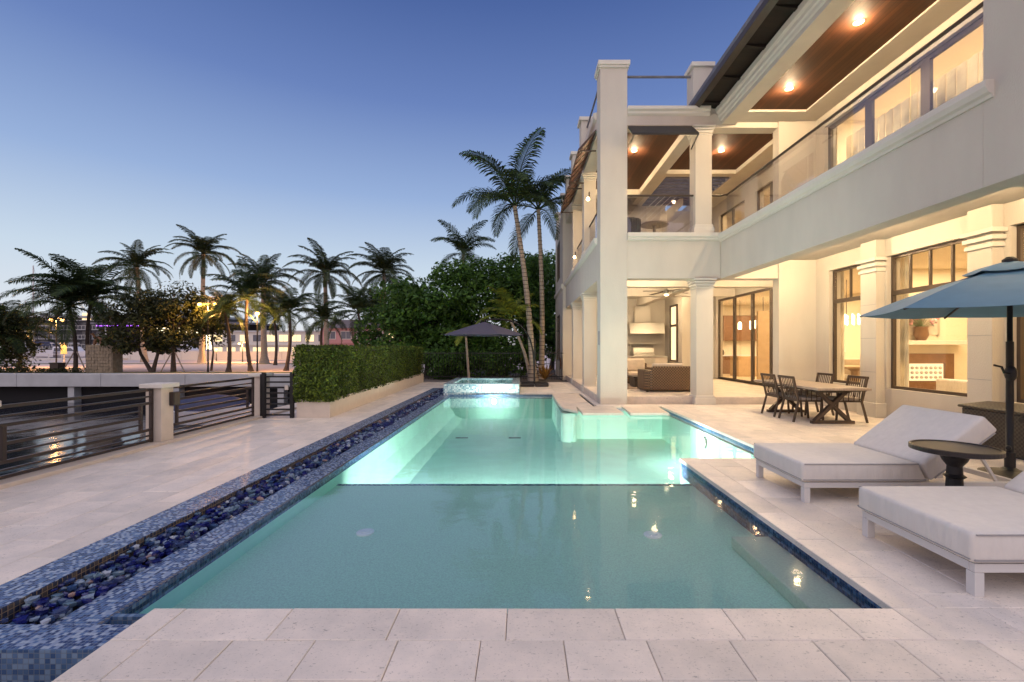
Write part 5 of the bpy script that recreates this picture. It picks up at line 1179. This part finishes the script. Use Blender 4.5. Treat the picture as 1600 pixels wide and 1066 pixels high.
# ================================================================== FAR BANK OBJECTS
X0, _, _ = at(133, 0, 35); 
sc_ = thing('stone_plinth', 'rough coral stone block carrying a bronze sculpture on the far bank', 'plinth', (-32.2, 35.5, ZG))
rg = random.Random(5); m = MB()
for i in range(9):
    for j in range(9):
        x0 = -33.2 + i*.222; z0 = ZG + j*.24
        m.box(x0, x0+.215, 35.0+rg.uniform(0, .05), 35.9, z0, z0+.232)
m.build('stone', pbr('coral_stone', (.30, .24, .17), .95, var=.35, scale=5, bump=.8, bscale=9), sc_, bevel=.02)
MB().box(-31.2, -31.15, 35.05, 35.95, ZG, ZG+2.16).build('side_stone', bpy.data.materials['coral_stone'], sc_, bevel=.02)
st_ = thing('bronze_sculpture', 'bronze sculpture of leaping figures on the coral stone block', 'sculpture', (-32.2, 35.5, 1.76))
m = MB(); m.tube([(-32.9, 35.4, 1.76), (-32.75, 35.4, 2.1), (-32.5, 35.4, 2.25), (-32.1, 35.4, 2.15), (-31.8, 35.4, 2.35), (-31.5, 35.4, 2.5)], [.08, .14, .2, .17, .12, .05], 8); m.tube([(-32.4, 35.4, 2.2), (-32.3, 35.3, 1.76)], [.09, .05], 6); m.tube([(-31.95, 35.4, 2.2), (-31.8, 35.4, 1.76)], [.09, .05], 6); m.tube([(-32.7, 35.4, 2.2), (-33.0, 35.4, 2.6), (-33.15, 35.4, 2.55)], [.08, .1, .04], 6)
m.build('figure', M['brownwood'], st_, smooth=True)
b_ = thing('waste_bin', 'square brown waste bin beside the leaning palm', 'bin', bp(90, 35.6)); x, y, z = bp(90, 35.6)
MB().box(x-.33, x+.33, y-.3, y+.3, z, z+.72).build('body', M['barkdark'], b_, bevel=.02); MB().box(x-.36, x+.36, y-.33, y+.33, z+.721, z+.78).build('rim', M['black'], b_)
s_ = thing('notice_sign', 'small pale sign on a post lit by the street lamp', 'sign', bp(100, 45)); x, y, z = bp(100, 45)
MB().box(x-.04, x+.04, y, y+.08, z, z+1.4).build('post', M['wallwhite'], s_); MB().box(x-.3, x+.3, y-.03, y-.001, z+1.3, z+2.3).build('board', pbr('yellow_board', (.7, .62, .3), .6), s_, bevel=.01); MB().box(x-.38, x+.38, y-.04, y+.04, z+2.301, z+2.4).build('top', M['wallwhite'], s_)
def street_lamp(px, pyh, Y, heads, label, E, z=ZG):
    x, y, _ = bp(px, Y); zh = H-(pyh-CY)*Y/F; d = thing('street_lamp', label, 'street lamp', (x, y, z), group='street lamps on the far bank')
    MB().tube([(x, y, z), (x, y, z+.5), (x, y, zh+.2)], [.09, .06, .045], 8).build('pole', M['black'], d)
    for hx in heads:
        X = (hx-CX)*Y/F; MB().tube([(x, y, zh+.18), (X, y, zh+.22)], .03, 6).build('arm', M['black'], d); MB().lathe([(.05, .2), (.16, .14), (.16, .11)], (X, y, zh), 12).build('shade', M['black'], d)
        MB().blob((X, y, zh), (.15, .15, .13), 10, 8).build('globe', M['globe'], d, smooth=True)
    lamp('POINT', (x, y-.25, zh-.25), E, (1, .46, .13), .2, name='street_lamp_light')
street_lamp(88, 500, 44, (80, 97), 'twin headed street lamp glowing orange at the far left', 2200)
street_lamp(325, 476, 36, (312, 336), 'tall twin headed street lamp in front of the small dark tree', 900)
street_lamp(379, 537, 60, (374, 385), 'low twin lamp glowing beside the thick royal palm trunk', 2500)
street_lamp(402, 490, 37, (402,), 'slim street lamp beside the yellow lit coconut palm', 1300)
street_lamp(338, 546, 66, (338,), 'small far path lamp between the palm trunks', 400)
w1 = thing('boundary_wall', 'low white garden wall behind the far plaza', 'wall', (-35, 70, ZG))
for k in range(14): MB().box(-62+k*2.55, -59.5+k*2.55, 70, 70.3, ZG, .95).build('panel', M['wallwhite'], w1)
# white low building with lit windows
def building(name, label, x0, x1, y0, y1, z0, z1, wallm, floors, cols, winm, cat='building', seed=1, roofm=None, win=(1.3, 1.2), band=True, glow=.3):
    d = thing(name, label, cat, ((x0+x1)/2, y0, z0)); rg = random.Random(seed)
    MB().box(x0, x1, y0, y1, z0, z1).build('wall', wallm, d)
    fh = (z1-z0)/floors
    for f in range(floors):
        for c in range(cols):
            cx = x0 + (x1-x0)*(c+.5)/cols; cz = z0 + f*fh + fh*.52; ww, wh = win
            lit = rg.random() < glow
            fr_ = MB().box(cx-ww/2-.1, cx+ww/2+.1, y0-.06, y0-.002, cz-wh/2-.1, cz+wh/2+.1).build('window', M['wallwhite'], d)
            MB().box(cx-ww/2, cx-.03, y0-.08, y0-.061, cz-wh/2, cz+wh/2).box(cx+.03, cx+ww/2, y0-.08, y0-.061, cz-wh/2, cz+wh/2).build('pane', M['litfar'] if lit else M['winglass'], fr_)
        if band and f: MB().box(x0-.1, x1+.1, y0-.4, y0-.001, z0+f*fh-.12, z0+f*fh+.05).build('ledge', wallm, d)
    return d
bw = building('white_building', 'low white flat roofed building with bright windows behind the palms', -62, -38.5, 92, 102, ZG, 4.6, M['wallwhite'], 2, 9, None, seed=3, glow=.75, win=(1.7, 1.3)); MB().box(-62.3, -38.2, 91.7, 102.3, 4.601, 4.9).build('roof', M['concrete'], bw)
pkb = building('pink_building', 'long pink two storey house with pale windows behind the hedge', -39, -17.5, 90, 100, ZG, 5.3, M['pink'], 2, 7, None, seed=5, glow=.35, win=(1.9, 1.4))
MB().prism([(-40, 5.301), (-16.5, 5.301), (-19, 6.9), (-36, 6.9)], 89.2, 100.8, 'y').build('roof', M['roofgrey'], pkb)
MB().box(-31.5, -22, 89.0, 89.9, ZG, -.1+2.0).build('porch_wall', M['pink'], pkb)
m = MB()
for k in range(10): m.box(-31.5+k*1.0, -31.42+k*1.0, 88.8, 88.88, 2.35, 3.3)
m.box(-31.5, -22, 88.78, 88.9, 3.3, 3.4); m.box(-31.5, -22, 88.7, 89.9, 2.2, 2.34); m.build('balcony', M['wallwhite'], pkb)
ab = thing('apartment_building', 'dark waterfront apartment block with stacked white balconies at the far left', 'building', (-115, 130, ZG))
MB().box(-146, -86, 131, 145, ZG, 9.8).build('wall', pbr('dim_facade', (.13, .13, .16), .8), ab)
for f in range(4):
    z = 1.4 + f*2.6; MB().box(-146, -86, 128.6, 130.99, z-.18, z).build('balcony_slab', M['concrete'], ab)
    m = MB(); m.box(-146, -86, 128.55, 128.6, z+.95, z+1.05)
    for k in range(60): m.box(-146+k, -145.92+k, 128.55, 128.6, z, z+.95)
    m.build('balustrade', M['whitemetal'], ab)
    for k in range(15):
        MB().box(-145+k*4, -142.6+k*4, 130.9, 130.98, z+.1, z+2.1).build('window', M['litwin'] if (k*7+f*3) % 11 == 0 else M['winglass'], ab)
MB().box(-147, -85, 128, 146, 9.801, 10.4).build('roof', M['concrete'], ab)
mb_ = thing('marina_building', 'dark waterfront restaurant with a purple light strip and glowing terrace', 'building', (-80, 100, ZG))
MB().box(-92, -58, 101, 110, ZG, 6.5).build('wall', M['dark'], mb_); MB().box(-92.5, -57.5, 98, 110.5, 6.501, 6.9).build('roof', M['roofgrey'], mb_)
MB().box(-90.5, -78.5, 97.9, 97.96, 6.05, 6.25).build('light_strip', M['purple'], mb_); MB().box(-78, -68.5, 98.4, 98.5, 4.6, 5.9).build('terrace_glow', M['litwin2'], mb_); MB().box(-67.5, -58, 98.4, 98.5, .8, 4.2).build('terrace_glow', M['litwin2'], mb_)
for k in range(8): MB().box(-92+k*4.8, -91.8+k*4.8, 98, 98.2, ZG, 6.5).build('post', M['black'], mb_)
# boats
def motorboat(px, Y, L, label, seed):
    x, y, z = bp(px, Y, ZG+.05); d = thing('motor_boat', label, 'boat', (x, y, z), group='boats at the far marina')
    m = MB(); hull(m, x-L/2, x+L/2, y, L*.15, z, L*.13); m.build('hull', M['white'], d)
    MB().prism([(x-L*.3, z+L*.13), (x+L*.2, z+L*.13), (x+L*.08, z+L*.24), (x-L*.28, z+L*.24)], y-L*.1, y+L*.1, 'y').build('cabin', M['white'], d, bevel=.05)
    MB().prism([(x-L*.25, z+L*.15), (x+L*.15, z+L*.15), (x+L*.08, z+L*.21), (x-L*.25, z+L*.21)], y-L*.104, y-L*.1005, 'y').build('window', M['winglass'], d)
    MB().box(x-L*.32, x+L*.05, y-L*.11, y+L*.11, z+L*.30, z+L*.315).build('hardtop', M['white'], d)
    for s in (-.3, .03): MB().box(x+L*s, x+L*s+.06, y-L*.1, y-L*.1+.06, z+L*.24, z+L*.3).build('post', M['whitemetal'], d)
motorboat(38, 76, 9.5, 'white motor boat moored at the far left of the marina', 1); motorboat(112, 78, 8.5, 'white motor boat moored behind the pale sign', 2); motorboat(290, 84, 10, 'white motor boat behind the staked tree', 3)
for k, (px, pt_, Y, l) in enumerate(((52, 415, 82, 'sail boat with the tallest bare mast at the far left'), (40, 470, 86, 'sail boat with short mast left of the twin lamp'), (165, 500, 86, 'sail boat mast behind the coral stone block'))):
    x, y, z = bp(px, Y, ZG+.05); d = thing('sail_boat', l, 'boat', (x, y, z), group='sail boats at the far marina'); m = MB(); hull(m, x-4.5, x+4.5, y, 1.2, z, .9); m.build('hull', M['white'], d)
    zt = at(px, pt_, Y)[2]; MB().tube([(x, y, z+.8), (x, y, zt)], [.14, .09], 8).build('mast', M['whitemetal'], d); MB().tube([(x, y, z+2.2), (x+4, y, z+2.4)], .12, 8).build('boom', M['navy'], d)
    MB().tube([(x, y, zt-.1), (x+4.4, y, z+1)], .02, 4).build('stay', M['black'], d)
    if k == 0: MB().box(x+.1, x+4, y-.12, y+.12, z+2.55, z+2.9).build('sail_cover', M['navy'], d, bevel=.05)
wd = thing('far_dock', 'white low dock rail running before the marina boats', 'railing', (-70, 68, ZG))
m = MB(); m.box(-110, -60, 68, 68.1, ZG+.9, ZG+1.0); 
for k in range(26): m.box(-110+k*2, -109.9+k*2, 68, 68.1, ZG, ZG+.9)
m.build('rail', M['whitemetal'], wd); MB().box(-110, -60, 68.5, 71, ZG, ZG+.35).build('platform', M['wallwhite'], wd)

# ================================================================== far cantilever parasol
gx, gy = (757-CX)*18/F, 18.0
gp = thing('grey_parasol', 'dark grey cantilever parasol standing beyond the spa', 'parasol', (.5, 18.4, 0))
oc = [(gx+1.62*math.cos(R(22.5+45*k)), gy+1.62*math.sin(R(22.5+45*k)), 2.03) for k in range(8)]
canopy((gx, gy), oc, 2.55, M['umbgrey'], gp, sag=.03)
for k in range(8): MB().bar((gx, gy, 2.5), Vector(oc[k])+Vector((0, 0, -.02)), .02).build('rib', M['black'], gp)
bx_, by_ = (835-CX)*18.6/F, 18.6
pts = []
for k in range(15):
    t = k/14; A = Vector((bx_, by_, .1)); B = Vector((bx_+.0, by_, 1.7)); C = Vector((bx_-.05, by_, 2.9)); D = Vector((gx, gy, 2.62))
    pts.append(A*(1-t)**3 + B*3*t*(1-t)**2 + C*3*t*t*(1-t) + D*t**3)
MB().tube(pts, .035, 10).build('arm', M['black'], gp, smooth=True)
MB().tube([(bx_, by_, .08), (bx_+.02, by_, 1.9)], .04, 10).build('pole', M['black'], gp, smooth=True)
for (a, b) in ((-.55, -.02), (.02, .55)):
    for (c, e) in ((-.5, -.02), (.02, .5)): MB().box(bx_+a, bx_+b, by_+c, by_+e, 0, .13).build('base_weight', M['darkwood'], gp, bevel=.03)
